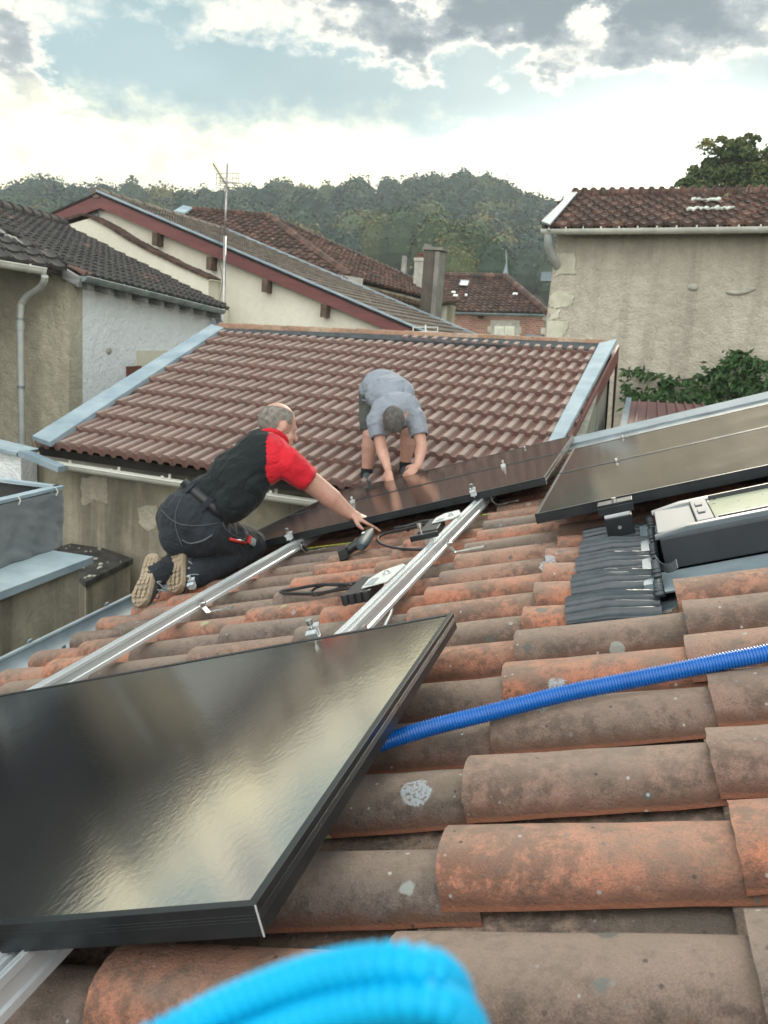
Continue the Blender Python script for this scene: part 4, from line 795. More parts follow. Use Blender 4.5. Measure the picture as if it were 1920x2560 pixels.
# ------------------------------------------------------------------ solar panels
def glassmat():
    mt, T, b = new_mat('panel_glass'); p = oc(T)
    n = T.noise(p, 420, 2, .5); n2 = T.noise(T.mapv(p, (1, .6, 1)), 120, 2, .5); n0 = T.noise(p, 7, 2, .5)
    T.put(b, 'Base Color', T.mix(T.ss(T.noise(p, 2.5, 6, .65), .45, .8), (.004, .006, .013), (.012, .013, .016)))
    T.put(b, 'Roughness', T.math('MULTIPLY_ADD', T.noise(p, 3, 5), .06, .085)); T.put(b, 'IOR', 3.1); T.put(b, 'Specular IOR Level', 1.0); T.put(b, 'Specular Tint', (1, .95, .86))
    T.put(b, 'Normal', T.bump(T.math('ADD', n2, T.math('MULTIPLY', n, .3)), .13, .0008, T.bump(n0, .06, .003)))
glassmat()
PW_, PL_ = 1.04, 1.77
def make_panel(label):
    t = thing('solar_panel', label, 'solar panel', (0, 0, 0), 'black solar panels on the clay roof')
    fr = MB(); w = .011; th = .035
    for (u0, v0, du, dv) in ((-PL_, 0, PL_, w), (-PL_, PW_-w, PL_, w), (-PL_, w, w, PW_-2*w), (-w, w, w, PW_-2*w)):
        fr.box((u0, v0, -th), (du, 0, 0), (0, dv, 0), (0, 0, th))
    for hgt in (-.011, -.0145, -.018):                       # fine lines milled along the frame sides
        fr.box((-PL_+.003, -.0007, hgt), (PL_-.006, 0, 0), (0, .0008, 0), (0, 0, .0009)); fr.box((-.0001, .003, hgt), (.0008, 0, 0), (0, PW_-.006, 0), (0, 0, .0009))
    f = fr.build('frame', 'black_anodised', t, bevel=.0009)
    g = MB(); nu, nv = 2, 2; g.box((-PL_+w, w, -.008), (PL_-2*w, 0, 0), (0, PW_-2*w, 0), (0, 0, .0062)); g.build('glass', 'panel_glass', t)
    b = MB(); b.box((-PL_+w, w, -.0125), (PL_-2*w, 0, 0), (0, PW_-2*w, 0), (0, 0, .004)); b.build('backsheet', 'black_plastic', t)
    e = MB()
    for (a, c_) in (((0.0004, -.0004, 0), (0.0004, -.0004, -.035)),): e.tube([a, c_], .0011, 5)
    e.build('corner_joint', 'aluminium', t)
    return t
pan = make_panel('large black solar panel in the foreground reflecting the bright clouds')
pan.matrix_world = RMat(0, 0, 0)
for (u_, v_, h_, lb) in [(0, 3*1.058+.02, 0, 'black solar panel just beyond the kneeling worker, nearer of its pair'), (0, 4*1.058+.035, 0, 'black solar panel at the feet of the bending worker, against the outbuilding gutter'),
                         (.06+PL_, 2.17, 0, 'black solar panel above the roof window, front of the right-hand pair'), (.06+PL_, 3.228, 0, 'black solar panel behind the one above the roof window, next to the roof verge')]:
    c_ = copy_tree(pan); c_['label'] = lb; c_.matrix_world = RMat(u_, v_, h_)

# ------------------------------------------------------------------ mounting rails
def rail(u, v0, v1, label):
    t = thing('mounting_rail', label, 'rail', RF(u, v0, .035), 'aluminium mounting rails')
    prof = [(-.022, 0), (-.022, -.010), (-.018, -.013), (-.018, -.030), (-.022, -.033), (-.022, -.043), (.022, -.043), (.022, -.033), (.018, -.030), (.018, -.013), (.022, -.010), (.022, 0), (.012, 0), (.012, -.004), (.0055, -.004), (.0055, -.014), (-.0055, -.014), (-.0055, -.004), (-.012, -.004), (-.012, 0)]
    mb = MB(); mb.sweep([RF(u, v0, .0355), RF(u, v1, .0355)], prof, Nn); mb.sweep([RF(u, v0, .0355), RF(u, v1, .0355)], [(-.018, .0025), (-.015, .0025), (-.015, -.001), (-.018, -.001)], Nn); mb.sweep([RF(u, v0, .0355), RF(u, v1, .0355)], [(.015, .0025), (.018, .0025), (.018, -.001), (.015, -.001)], Nn)
    mb.build('rail', 'aluminium', t)
    for vv in np.arange(v0+.55, v1, 1.05):
        hk = MB(); o = Un*.0; hk.sweep([RF(u+.034, vv, .045), RF(u+.036, vv, .075), RF(u+.05, vv, .098), RF(u+.16, vv, .098)], [(-.016, -.0025), (.016, -.0025), (.016, .0025), (-.016, .0025)], Vn.cross(Un)*-1)
        hk.tube([RF(u+.05, vv, .06), RF(u+.026, vv, .06)], .006, 6); hk.build('roof_hook', 'steel_bolt', t)
rail(-1.268, -.55, 5.2, 'aluminium mounting rail nearer the gutter, running past the kneeling worker'); rail(-.325, -.35, 5.2, 'aluminium mounting rail carrying the two grey junction plates')

# ------------------------------------------------------------------ clamps
def make_clamp(label, loose):
    t = thing('panel_clamp', label, 'clamp', (0, 0, 0), 'silver panel clamps')
    mb = MB(); mb.sweep([(-.013, 0, 0), (.013, 0, 0)], [(-.030, .004), (-.012, .004), (-.012, -.020), (.012, -.020), (.012, .004), (.028, .004), (.028, .008), (.008, .008), (.008, -.016), (-.008, -.016), (-.008, .008), (-.030, .008)], (0, 0, 1)); mb.build('bracket', 'aluminium' if loose < 2 else 'black_anodised', t)
    mb = MB(); mb.tube([(0, 0, -.030), (0, 0, .020)], .0042, 8); mb.tube([(0, 0, .020), (0, 0, .034)], .0085, 8); mb.build('bolt', 'steel_bolt', t)
    return t
cl0 = make_clamp('a', 1); first = True
def place_clamp(x, y, h, label, tilt=(0, 0, 0), s=1.0):
    global first
    c_ = cl0 if first else copy_tree(cl0); first = False; c_['label'] = label; u_, v_ = uv(x, y, h)
    c_.matrix_world = RMat(u_, v_, h) @ Matrix.Rotation(tilt[2], 4, 'Z') @ Matrix.Rotation(tilt[0], 4, 'X') @ Matrix.Diagonal((s*.8, s*.8, s*.8, 1))
place_clamp(782, 1578, -.006, 'silver clamp with an upright bolt on the far edge of the foreground panel', (.25, 0, .1), 1.15)
place_clamp(478, 1458, -.004, 'loose silver clamp on the rail beside the tan shoe soles', (.35, 0, .3), 1.3)
place_clamp(722, 1338, -.012, 'silver clamp at the panel edge by the kneeling worker\'s knee', (.2, 0, .1), 1.3)
place_clamp(1182, 1228, -.012, 'silver clamp where the rail with the grey plates meets the far panels', (.2, 0, .1), 1.3)
place_clamp(881, 1254, -.006, 'silver clamp in the seam between panels, nearest the outstretched hand', (0, 0, .1), 1.2)
place_clamp(1258, 1164, -.006, 'silver clamp in the seam between panels, toward the right-hand pair', (0, 0, .1), 1.2)
bc0 = make_clamp('black clamp', 2); 
for i, (x, y, lb) in enumerate([(1540, 1152, 'flat black clamp in the seam of the right-hand panel pair'), (1556, 1093, 'flat black clamp on the far edge of the right-hand panel pair'), (1311, 1119, 'flat black clamp on the far edge of the panels by the bending worker')]):
    c_ = bc0 if i == 0 else copy_tree(bc0); c_['label'] = lb; c_['group'] = 'black panel clamps'; u_, v_ = uv(x, y, -.002); c_.matrix_world = RMat(u_, v_, .004) @ Matrix.Diagonal((1.1, .8, .5, 1))
eb = thing('end_bracket', 'black end bracket with a bolt holding the near edge of the right-hand panels', 'bracket', rp(1538, 1290, .05))
ub, vb = uv(1537, 1254, 0); bx = lambda u, v, h, du, dv, dh, m_, nm: MB().box(RF(ub+u, vb+v, h), Un*du, Vn*dv, -Nn*dh).build(nm, m_, eb, bevel=.002)
bx(-.055, -.050, -.004, .11, .075, .005, 'black_anodised', 'top_plate'); bx(-.055, -.052, .004, .11, .006, .026, 'black_anodised', 'lip'); bx(-.04, -.05, .030, .08, .045, .012, 'aluminium', 'spacer'); bx(-.042, -.054, .042, .085, .06, .062, 'black_anodised', 'foot')
mb = MB(); mb.tube([RF(ub, vb-.03, -.004), RF(ub, vb-.03, -.018)], .008, 8); mb.tube([RF(ub, vb-.054, .075), RF(ub, vb-.058, .075)], .006, 8); mb.build('bolt', 'steel_bolt', eb)
ec = thing('end_clamp', 'black bar clamp with an upright bolt on the rail below the farther grey plate', 'clamp', rp(1063, 1345, .02))
u_, v_ = uv(1063, 1343, .012); mt = RMat(u_, v_, .012) @ Matrix.Rotation(.0, 4, 'Z')
mb = MB(); mb.box((-.055, -.012, -.006), (.105, 0, 0), (0, .026, 0), (0, 0, .020)); o = mb.build('bar', 'black_anodised', None, bevel=.002); o.parent = ec; o.matrix_parent_inverse = ec.matrix_basis.inverted() @ mt
mb = MB(); mb.tube([(-.01, 0, .014), (-.01, 0, .04)], .005, 8); mb.tube([(-.01, 0, .04), (-.01, 0, .055)], .010, 8); mb.box((.0, -.02, -.026), (.034, 0, 0), (0, .03, 0), (0, 0, .02)); o = mb.build('bolt', 'steel_bolt', None); o.parent = ec; o.matrix_parent_inverse = ec.matrix_basis.inverted() @ mt

# ------------------------------------------------------------------ junction units with grey plates, cables
simple('plate_grey', (.50, .52, .49), (.60, .61, .58), 3, .45, .15)
simple('label_grey', (.22, .25, .26), (.30, .33, .34), 40, .5)
def unit(label, plate, lab, body, bolt):
    q = rp(*plate[0], .03); t = thing('power_optimiser', label, 'junction box', q, 'power units on the mounting rail')
    mb = MB(); mb.poly([rp(x, y, .030) for x, y in plate], Nn*.003); mb.build('mounting_plate', 'plate_grey', t)
    mb = MB(); mb.poly([rp(x, y, .0265) for x, y in lab], Nn*.0012); mb.build('sticker', 'label_grey', t)
    mb = MB(); pts_ = [rp(x, y, .034) for x, y in body]; mb.poly(pts_, -Nn*.030); a, b_ = pts_[0], pts_[1]
    for k in range(4): f = (k+.5)/4; q = a.lerp(b_, f); mb.tube([q+Nn*.003, q-Nn*.030], .013, 10)
    mb.build('housing', 'black_plastic', t, bevel=.003)
    mb = MB(); q = rp(*bolt, .026); mb.tube([q, q+Nn*.010], .008, 8); mb.tube([q, q+Nn*.003], .013, 10); mb.build('bolt', 'steel_bolt', t)
unit('black power box under a grey plate, nearer of the two on the rail', [(904, 1472), (922, 1450), (958, 1428), (1008, 1411), (1014, 1414), (968, 1455)], [(911, 1464), (931, 1447), (948, 1444), (934, 1460)], [(852, 1490), (922, 1477), (955, 1442), (905, 1441)], (967, 1434))
unit('black power box under a grey plate, farther of the two on the rail', [(1080, 1309), (1090, 1296), (1112, 1285), (1148, 1276), (1153, 1286), (1132, 1297)], [(1089, 1303), (1098, 1297), (1112, 1294), (1105, 1301)], [(1045, 1331), (1093, 1322), (1110, 1296), (1076, 1297)], (1127, 1289))
def cable(label, pts, r, mat='rubber_cable', name='cable', h0=.09):
    path = spline([rp(x, y, h) for x, y, h in pts], 8); mb = MB(); mb.tube(path, r, 8); o = mb.build(name, mat, None, True); tag(o, label, 'cable'); return o
cable('black cable lying in a flat loop left of the nearer grey plate', [(905, 1455, .05), (860, 1462, .06), (800, 1462, .075), (740, 1472, .09), (702, 1479, .095), (720, 1484, .095), (790, 1484, .09), (850, 1474, .07), (895, 1468, .05)], .006)
cable('thin black cable coiled in a small ring on the tiles left of the nearer plate', [(880, 1462, .05), (830, 1460, .075), (795, 1468, .088), (778, 1480, .094), (785, 1488, .094), (815, 1482, .09), (848, 1470, .07), (868, 1463, .06)], .005)
cable('black cable looping over the tiles and under the rail by the farther plate', [(1075, 1308, .04), (1045, 1316, .05), (1000, 1326, .07), (962, 1334, .08), (944, 1347, .09), (956, 1361, .095), (995, 1371, .095), (1040, 1374, .095), (1075, 1373, .095), (1092, 1380, .095), (1090, 1396, .095), (1068, 1408, .097), (1042, 1417, .097)], .0065)
cable('black twin connector leads tapering left from the farther power box', [(1078, 1303, .045), (1050, 1306, .05), (1010, 1318, .06), (988, 1321, .07), (1015, 1322, .07), (1022, 1326, .08)], .009)
cable('grey cable curving out beneath the rail above the foreground panel', [(955, 1490, .09), (970, 1500, .085), (978, 1515, .085), (976, 1535, .088), (966, 1556, .09), (955, 1580, .09)], .006, 'lead')
cable('yellow and green earth wire running across the tiles to the drill', [(690, 1388, .06), (715, 1378, .08), (760, 1372, .09), (820, 1364, .095), (872, 1358, .097), (900, 1352, .1)], .003, 'yellow_green', 'earth_wire')
cable('short yellow and green earth wire hanging from the rail end by the far panels', [(1183, 1266, .06), (1188, 1278, .08), (1203, 1288, .095), (1225, 1284, .097), (1255, 1281, .098)], .0035, 'yellow_green', 'earth_wire')

# ------------------------------------------------------------------ cordless drill
simple('tool_teal', (.018, .035, .045), (.03, .055, .066), 10, .6)
dt = thing('cordless_drill', 'dark cordless drill with a silver bit lying on the tiles below the hand', 'drill', rp(905, 1360, .08))
a, b_ = rp(936, 1316, .055), rp(902, 1366, .065); ax = (b_-a); L = ax.length
mb = MB(); fr_ = [(0, .003), (.16, .003), (.17, .010), (.22, .011), (.30, .014), (.33, .017), (.36, .019), (.40, .022)]; mb.tube([a+ax*f for f, r in fr_], [r for f, r in fr_], 12); mb.build('chuck', 'lead', dt, 40)
mb = MB(); fr_ = [(.40, .021), (.44, .025), (.62, .027), (.86, .027), (.98, .022), (1.02, .014)]; mb.tube([a+ax*f for f, r in fr_], [r for f, r in fr_], 14); mb.build('motor_housing', 'tool_teal', dt, 40)
mb = MB(); h0, h1 = a+ax*.80, rp(866, 1379, .085); mb.tube(spline([h0, h0.lerp(h1, .5)+Nn*.004, h1], 5), [.024]*6+[.021]*5, 10); mb.build('handle', 'black_plastic', dt, 40)
mb = MB(); hx = (h1-h0).normalized(); mb.cbox(h1+hx*.015, .045, .075, .055, (hx, hx.cross(Nn).normalized(), Nn)); mb.build('battery', 'black_plastic', dt, bevel=.006)
mb = MB(); q = a+ax*.7+Nn*.034; mb.cbox(q, .03, .012, .003, (ax.normalized(), ax.normalized().cross(Nn), Nn)); mb.cbox(a+ax*.74-FW*.030+Nn*.014, .03, .003, .010, (ax.normalized(), ax.normalized().cross(Nn), Nn)); mb.build('badge', 'white_paint', dt)

# ------------------------------------------------------------------ roof window with its pleated apron
simple('cladding', (.13, .14, .145), (.19, .20, .205), 6, .42, .2)
simple('cladding_mid', (.13, .14, .145), (.18, .19, .195), 6, .6, 0)
simple('cladding_dark', (.020, .024, .028), (.030, .035, .040), 6, .4, .2)
simple('cladding_edge', (.06, .072, .082), (.09, .105, .115), 6, .38, .3)
def paneglass():
    mt, T, b = new_mat('window_glass'); p = oc(T)
    d = T.ss(T.vor(T.mapv(p, (1, 1, 1)), 26), .20, .10)
    T.put(b, 'Base Color', T.mix(d, (.52, .53, .38), (.12, .12, .08))); T.put(b, 'Roughness', T.math('MULTIPLY_ADD', T.noise(p, 5, 5), .12, .06)); T.put(b, 'IOR', 1.6)  # bright sky reflection put into the pane's pale base colour
paneglass()
su0, vn0, vf0 = .435, 1.635, 2.065; su1 = 1.55
sk = thing('roof_window', 'grey framed roof window with drops on its glass, set in the tiles at right', 'roof window', RF(1, 1.85, .1))
mb = MB(); mb.box(RF(su0+.01, vn0, .055), Un*(su1-su0), Vn*(vf0-vn0), -Nn*.085); mb.build('side_casing', 'cladding_dark', sk, bevel=.003)
mb = MB(); pf = [(0, 0), (.0, .010), (.012, .019), (.032, .022), (.050, .016), (.055, 0)]
for vv, sg in ((vn0, 1), (vf0, -1)):
    vs = []; mb = MB()
    for uu in np.linspace(su0, su1, 14):
        rnd = min(1, (uu-su0)/.06); rnd = math.sqrt(max(0, 1-(1-rnd)**2))
        for a_, b2 in pf: vs.append(RF(uu, vv+sg*a_, .055-b2*(.35+.65*rnd)))
    k = len(pf); mb.add(vs, [(i*k+j, i*k+j+1, (i+1)*k+j+1, (i+1)*k+j) for i in range(13) for j in range(k-1)]+[tuple(range(k))]); mb.build('frame', 'cladding_edge' if sg > 0 else 'cladding', sk, 40)
mb = MB(); mb.sweep([RF(su0+.17, vf0-.052, .036), RF(su1, vf0-.052, .033)], [(-.004, -.01), (.008, -.01), (.008, .006), (-.004, .006)], Nn); mb.sweep([RF(su0+.17, vn0+.052, .036), RF(su1, vn0+.052, .036)], [(-.004, -.01), (.006, -.01), (.006, .005), (-.004, .005)], Nn); mb.build('glazing_bead', 'cladding_dark', sk)
mb = MB(); mb.box(RF(su0+.008, vn0+.05, .054), Un*.105, Vn*(vf0-vn0-.10), Nn*.008); mb.box(RF(su0+.115, vn0+.05, .052), Un*.045, Vn*(vf0-vn0-.10), Nn*.018)
for f in (.28, .62): mb.box(RF(su0+.125, vn0+.05+(vf0-vn0-.1)*f, .033), Un*.02, Vn*.05, Nn*.004)
mb.build('bottom_rail', 'cladding_mid', sk, bevel=.004)
mb = MB(); mb.box(RF(su0+.165, vn0+.05, .052), Un*(su1-su0-.2), Vn*(vf0-vn0-.10), Nn*.009); mb.build('glass', 'window_glass', sk)
mb = MB(); mb.box(RF(.28, 1.262, .180), Un*.30, Vn*.30, Nn*.004); mb.box(RF(.40, 1.44, .150), Un*1.2, Vn*.20, Nn*.004); mb.box(RF(.40, 2.06, .13), Un*1.2, Vn*.15, Nn*.004); mb.sweep([RF(.40, 1.46, .145), RF(.40, 2.2, .135)], [(-.014, 0), (.014, 0), (.014, .02), (-.014, .02)], Nn); mb.build('flashing', 'zinc', sk)
mb = MB(); mb.sweep(spline([RF(.425, 1.62, .10), RF(.44, 1.585, .12), RF(.46, 1.55, .115), RF(.475, 1.52, .10)], 4), [(-.012, -.001), (.012, -.001), (.012, .001), (-.012, .001)], Un); mb.build('flashing_tab', 'cladding', sk)
na, nx = 220, 18; vs = []; AR = [6, 7, 8, 9, 10]
for r in AR:
    for j in range(na+1):
        a = -1.50+3.0*j/na
        for i in range(nx+1):
            f = i/nx; ph = a*(1+.22*f*math.sin(a+.6))*13.0+r*2.1; pl = (1-abs(math.sin(ph)))**1.0; pl2 = .060*(pl-.5)*(1-.15*f)+.010*mnoise.noise((f*2.5, a*9, r)); sh = 1-.26*max(0, f-.45)/.55
            ca = math.cos(a)**.85; vs.append(RF(.202+.218*f+.003*mnoise.noise((a*6, r, 1)), V0+PITCHV*r+.104*math.sin(a)*(1+pl2*.6), .186-.090*ca*sh*(1+pl2*1.5)))
ap = thing('pleated_apron', 'black pleated lead-like apron draped over the tiles below the roof window', 'flashing', RF(.3, 1.8, .1))
simple('apron_black', (.020, .026, .032), (.040, .050, .058), 30, .34, 0, .1, 90, .002, spec=.6)
mb = MB(); mb.add(vs, [(j*(nx+1)+i, (j+1)*(nx+1)+i, (j+1)*(nx+1)+i+1, j*(nx+1)+i+1) for j in range(len(AR)*(na+1)-1) for i in range(nx)]); mb.build('apron', 'apron_black', ap, 60)
mb = MB()
for j in range(70): v = 1.30+.94*j/70; ph = (v-V0)/PITCHV; fr = ph-round(ph); mb.tube([RF(.412, v, .158-.06*max(0, math.cos(math.pi*fr))), RF(.432, v+.002, .158-.06*max(0, math.cos(math.pi*fr)))], .0075, 6)
mb.build('edge_roll', 'apron_black', ap, True)

# ------------------------------------------------------------------ blue conduits
def hose(path, r, pitch, amp, name, mat, parent=None):
    L = [0]; 
    for i in range(1, len(path)): L.append(L[-1]+(path[i]-path[i-1]).length)
    n = int(L[-1]/pitch*5); ss = np.linspace(0, L[-1], n); A_ = np.array([tuple(q) for q in path]); pts_ = [V((np.interp(s, L, A_[:, 0]), np.interp(s, L, A_[:, 1]), np.interp(s, L, A_[:, 2]))) for s in ss]
    rs = [r*(1-amp if (i % 5) in (0, 1) else 1.0) for i in range(n)]
    mb = MB(); mb.tube(pts_, rs, 14); return mb.build(name, mat, parent, 30)
hz = hose(spline([rp(x, y, h) for x, y, h in [(820, 1925, .085), (900, 1880, .085), (960, 1855, .085), (1080, 1818, .083), (1220, 1783, .082), (1400, 1737, .082), (1570, 1702, .084), (1690, 1678, .083), (1800, 1655, .082), (1930, 1630, .083), (2100, 1590, .085)]]+[RF(.95, .70, .083), RF(1.5, .78, .083), RF(2.3, .72, .083)], 30), .0152, .0050, .13, 'corrugated_conduit', 'blue_hose')
tag(hz, 'deep blue corrugated conduit lying across the tiles from under the foreground panel', 'conduit')
ct = thing('conduit_coil', 'out of focus bright blue coil of corrugated conduit right in front of the lens', 'conduit coil', rp(900, 3300, .1))
LOOP = [(240, 2665), (393, 2598), (560, 2515), (760, 2440), (940, 2408), (1060, 2416), (1122, 2455), (1148, 2530), (1160, 2680), (1140, 2950), (1110, 3900), (1040, 5600), (930, 7600), (720, 8420), (520, 7600), (370, 5600), (240, 3900), (190, 3000), (195, 2790), (240, 2665)]
for dx, dy, d_ in ((0, 0, .165), (38, 92, .161), (42, 182, .165), (10, 120, .187)):
    hose(spline([at(x+dx, y+dy, d_+.007*math.sin(i)) for i, (x, y) in enumerate(LOOP)], 10), .0038, .0029, .20, 'coil_turn', 'bright_blue_hose', ct)

# ------------------------------------------------------------------ moss on the tiles
def moss(x, y, r, k, label):
    u_, v_ = uv(x, y, .19); v_ = V0+PITCHV*(round((v_-V0)/PITCHV-.5)+.5); t = thing('moss_tuft', label, 'moss', RF(u_, v_, .20), 'moss tufts'); cb = Big(); c0 = RF(u_, v_, .200); vs = []
    for _ in range(k):
        d = rng.normal(size=3); d[2] = abs(d[2])*.9+.2; d /= np.linalg.norm(d); o_ = np.array(c0)+np.array([d[0]*.6, d[1]*.6, 0])*r*rng.uniform(0, 1); tip = o_+d*r*rng.uniform(.5, 1.0); s = np.cross(d, rng.normal(size=3)); s = s/np.linalg.norm(s)*r*.05
        cb.add(np.array([o_-s, o_+s, tip]), np.array([[0, 1, 2]]), np.full(3, rng.uniform(.1, .8)))
    cb.build('moss', 'vine_leaf', t)
moss(893, 2290, .030, 700, 'round green moss tuft in the tile channel beside the foreground panel'); moss(1285, 2300, .010, 120, 'tiny dark moss speck in the channel between the nearest tiles')

gt = MB(); random.seed(5)
for k in range(1500):                                             # grit, crumbs of mortar and moss washed into the channels
    v = V0+PITCHV*(random.randint(-4, 9)+.5)+random.gauss(0, .028); u = random.uniform(-.7, 1.3)
    if .2 < u and v > 1.2: continue
    r = random.choice([.0015, .002, .003, .0045])*random.uniform(.7, 1.3); q = RF(u, v, .198-abs(v-V0-PITCHV*(round((v-V0)/PITCHV-.5)+.5))*.25); gt.ell(q, Un*r*1.3, Vn*r, Nn*r*.7, 5, 4, random.random())
tilemat('grit', [(0, (.05, .06, .03)), (.4, (.16, .12, .09)), (.8, (.30, .27, .23)), (1, (.45, .44, .42))], (.05, .045, .04), dirt=.3, lich=0)
tag(gt.build('grit', 'grit'), 'loose grit and crumbs lying in the channels between the nearest tiles', None, kind='stuff')
# ================================================================== PEOPLE
simple('skin', (.36, .19, .135), (.47, .265, .20), 9, .55, 0, .12, 120, .002, lo=.3, hi=.7)
simple('hair_grey', (.10, .085, .072), (.24, .215, .185), 45, .8, 0, .7, 320, .004)
simple('hair_dark', (.045, .04, .036), (.11, .10, .09), 50, .8, 0, .7, 320, .004)
def cloth(name, c, c2=None, sc=4, wr=.9, wscale=7):
    mt, T, b = new_mat(name); p = oc(T)
    w_ = T.noise(T.mapv(p, (1, 1, 1), (.4, .7, .3)), wscale, 3, .5, 1.2); f = T.noise(p, 300, 2, .5)
    T.put(b, 'Base Color', T.mix(T.noise(p, sc, 4), c, c2 or tuple(x*1.3 for x in c))); T.put(b, 'Roughness', .85); T.put(b, 'Sheen Weight', .06); T.put(b, 'Specular IOR Level', .25)
    T.put(b, 'Normal', T.bump(T.math('ADD', w_, T.math('MULTIPLY', f, .03)), wr, .05))
cloth('shirt_black', (.006, .0085, .0095)); cloth('shirt_red', (.42, .010, .020)); cloth('trousers', (.013, .016, .020), (.024, .028, .034), 6, .6, 11); cloth('shirt_blue', (.195, .215, .25), (.24, .262, .30), 3, .9, 6); cloth('shorts', (.04, .042, .042), (.09, .088, .075), 14, .5, 10)
simple('sole_tan', (.25, .195, .13), (.35, .28, .195), 14, .8, 0, .9, 28, .012)
simple('shoe_grey', (.03, .034, .038), (.06, .066, .072), 12, .75)
simple('trim_grey', (.22, .24, .25), (.30, .32, .33), 20, .6)
simple('red_plastic', (.42, .02, .02), (.5, .03, .03), 10, .4)
def fused(name, mb, mat, parent, voxel=.008, it=8, fac=.5, mats=None, pick=None, cut=None, fold=0):
    """join the shapes into one continuous surface, smooth it, keep what cut() accepts"""
    me = mb.mesh(name+'_src'); bm = bmesh.new(); bm.from_mesh(me); bmesh.ops.recalc_face_normals(bm, faces=bm.faces); bm.to_mesh(me); bm.free()
    o = bpy.data.objects.new('tmp', me); C.objects.link(o); r = o.modifiers.new('r', 'REMESH'); r.mode = 'VOXEL'; r.voxel_size = voxel
    s = o.modifiers.new('s', 'SMOOTH'); s.factor = fac; s.iterations = it
    dg = bpy.context.evaluated_depsgraph_get(); nm = bpy.data.meshes.new_from_object(o.evaluated_get(dg)); bpy.data.objects.remove(o)
    if cut:
        bm = bmesh.new(); bm.from_mesh(nm); bmesh.ops.delete(bm, geom=[f for f in bm.faces if not cut(f.calc_center_median())], context='FACES'); bm.to_mesh(nm); bm.free()
    if fold:                                                         # creases in cloth
        for vx, nv in zip(nm.vertices, [V(x.vector) for x in nm.vertex_normals]):
            q = vx.co; a = mnoise.noise((q.x*7+q.z*5, q.y*7-q.z*3, q.z*4+q.x*3)); b = mnoise.noise((q.x*16-q.z*9, q.y*15+q.x*6, q.z*11)); vx.co = q+nv*fold*((1-abs(a)*2.6)+.55*(1-abs(b)*2.4))
    nm.name = name; nm.materials.clear()
    for x in (mats or [mat]): nm.materials.append(MATS[x])
    if pick:
        for p_ in nm.polygons: p_.material_index = pick(p_.center)
    nm.shade_smooth(); ob = bpy.data.objects.new(name, nm); C.objects.link(ob)
    if parent: ob.parent = parent; ob.matrix_parent_inverse = root_mat(parent).inverted()
    return ob
def cv(x, y, z): return RT*x+UP*y-FW*z            # picture-right, picture-up, towards the viewer
def head(mb, c, f, u, s=1.0):
    f = f.normalized(); u = (u-f*u.dot(f)).normalized(); r = u.cross(f)*-1; r.normalize()
    g = lambda a, b, c_: c+(r*a+f*b+u*c_)*s
    mb.ell(g(0, -.012, .022), r*.077*s, f*.098*s, u*.096*s, 18, 12)      # cranium
    mb.ell(g(0, .028, -.045), r*.058*s, f*.062*s, u*.085*s, 14, 10)      # face and jaw
    mb.ell(g(0, .066, -.095), r*.028*s, f*.024*s, u*.022*s, 10, 8)       # chin
    mb.cap(g(0, .088, .0), g(0, .108, -.032), .010*s, .016*s)            # nose
    mb.cap(g(-.032, .078, .012), g(.032, .078, .012), .012*s, .012*s)    # brow
    mb.cap(g(-.022, .085, -.066), g(.022, .085, -.066), .009*s, .009*s)  # lips
    for sg in (-1, 1):
        mb.ell(g(sg*.078, -.012, -.012), r*.012*s, f*.020*s+r*.006*sg*s, u*.033*s, 10, 8)   # ear
        mb.cap(g(sg*.045, .05, -.045), g(sg*.04, .03, -.085), .022*s, .02*s)
    return g, r, f, u
def hand(mb, w_, d, n, s=1.0, curl=(.5, .6, .7, .8), thumb=1, spread=.10):
    """palm and five fingers; d along the hand, n the back of the hand"""
    d = d.normalized(); n = (n-d*n.dot(d)).normalized(); x = d.cross(n)
    mb.ell(w_+d*.045*s, x*.040*s, d*.055*s, n*.016*s, 12, 8); mb.cap(w_-d*.02*s, w_+d*.02*s, .026*s, .024*s)
    for k, (o, L) in enumerate(zip((.030, .010, -.011, -.030), (.072, .080, .074, .058))):
        b = w_+d*.085*s+x*o*s; a = 0; q = b-d*.02*s; dirn = (d+x*o/.03*spread).normalized()
        for j, fr in enumerate((.45, .32, .23)):
            a += curl[k]*(.9 if j else .6); dd = dirn*math.cos(a)-n*math.sin(a); q2 = q+dd*L*fr*s*1.15; mb.cap(q, q2, (.0095-.0008*j)*s, (.0088-.0008*j)*s, 8); q = q2
    t0 = w_+d*.02*s+x*.030*thumb*s; t1 = t0+(d*.6+x*.65*thumb-n*.35).normalized()*.038*s; t2 = t1+(d*.9+x*.05*thumb-n*.35).normalized()*.030*s
    mb.cap(t0, t1, .014*s, .011*s, 8); mb.cap(t1, t2, .011*s, .009*s, 8)
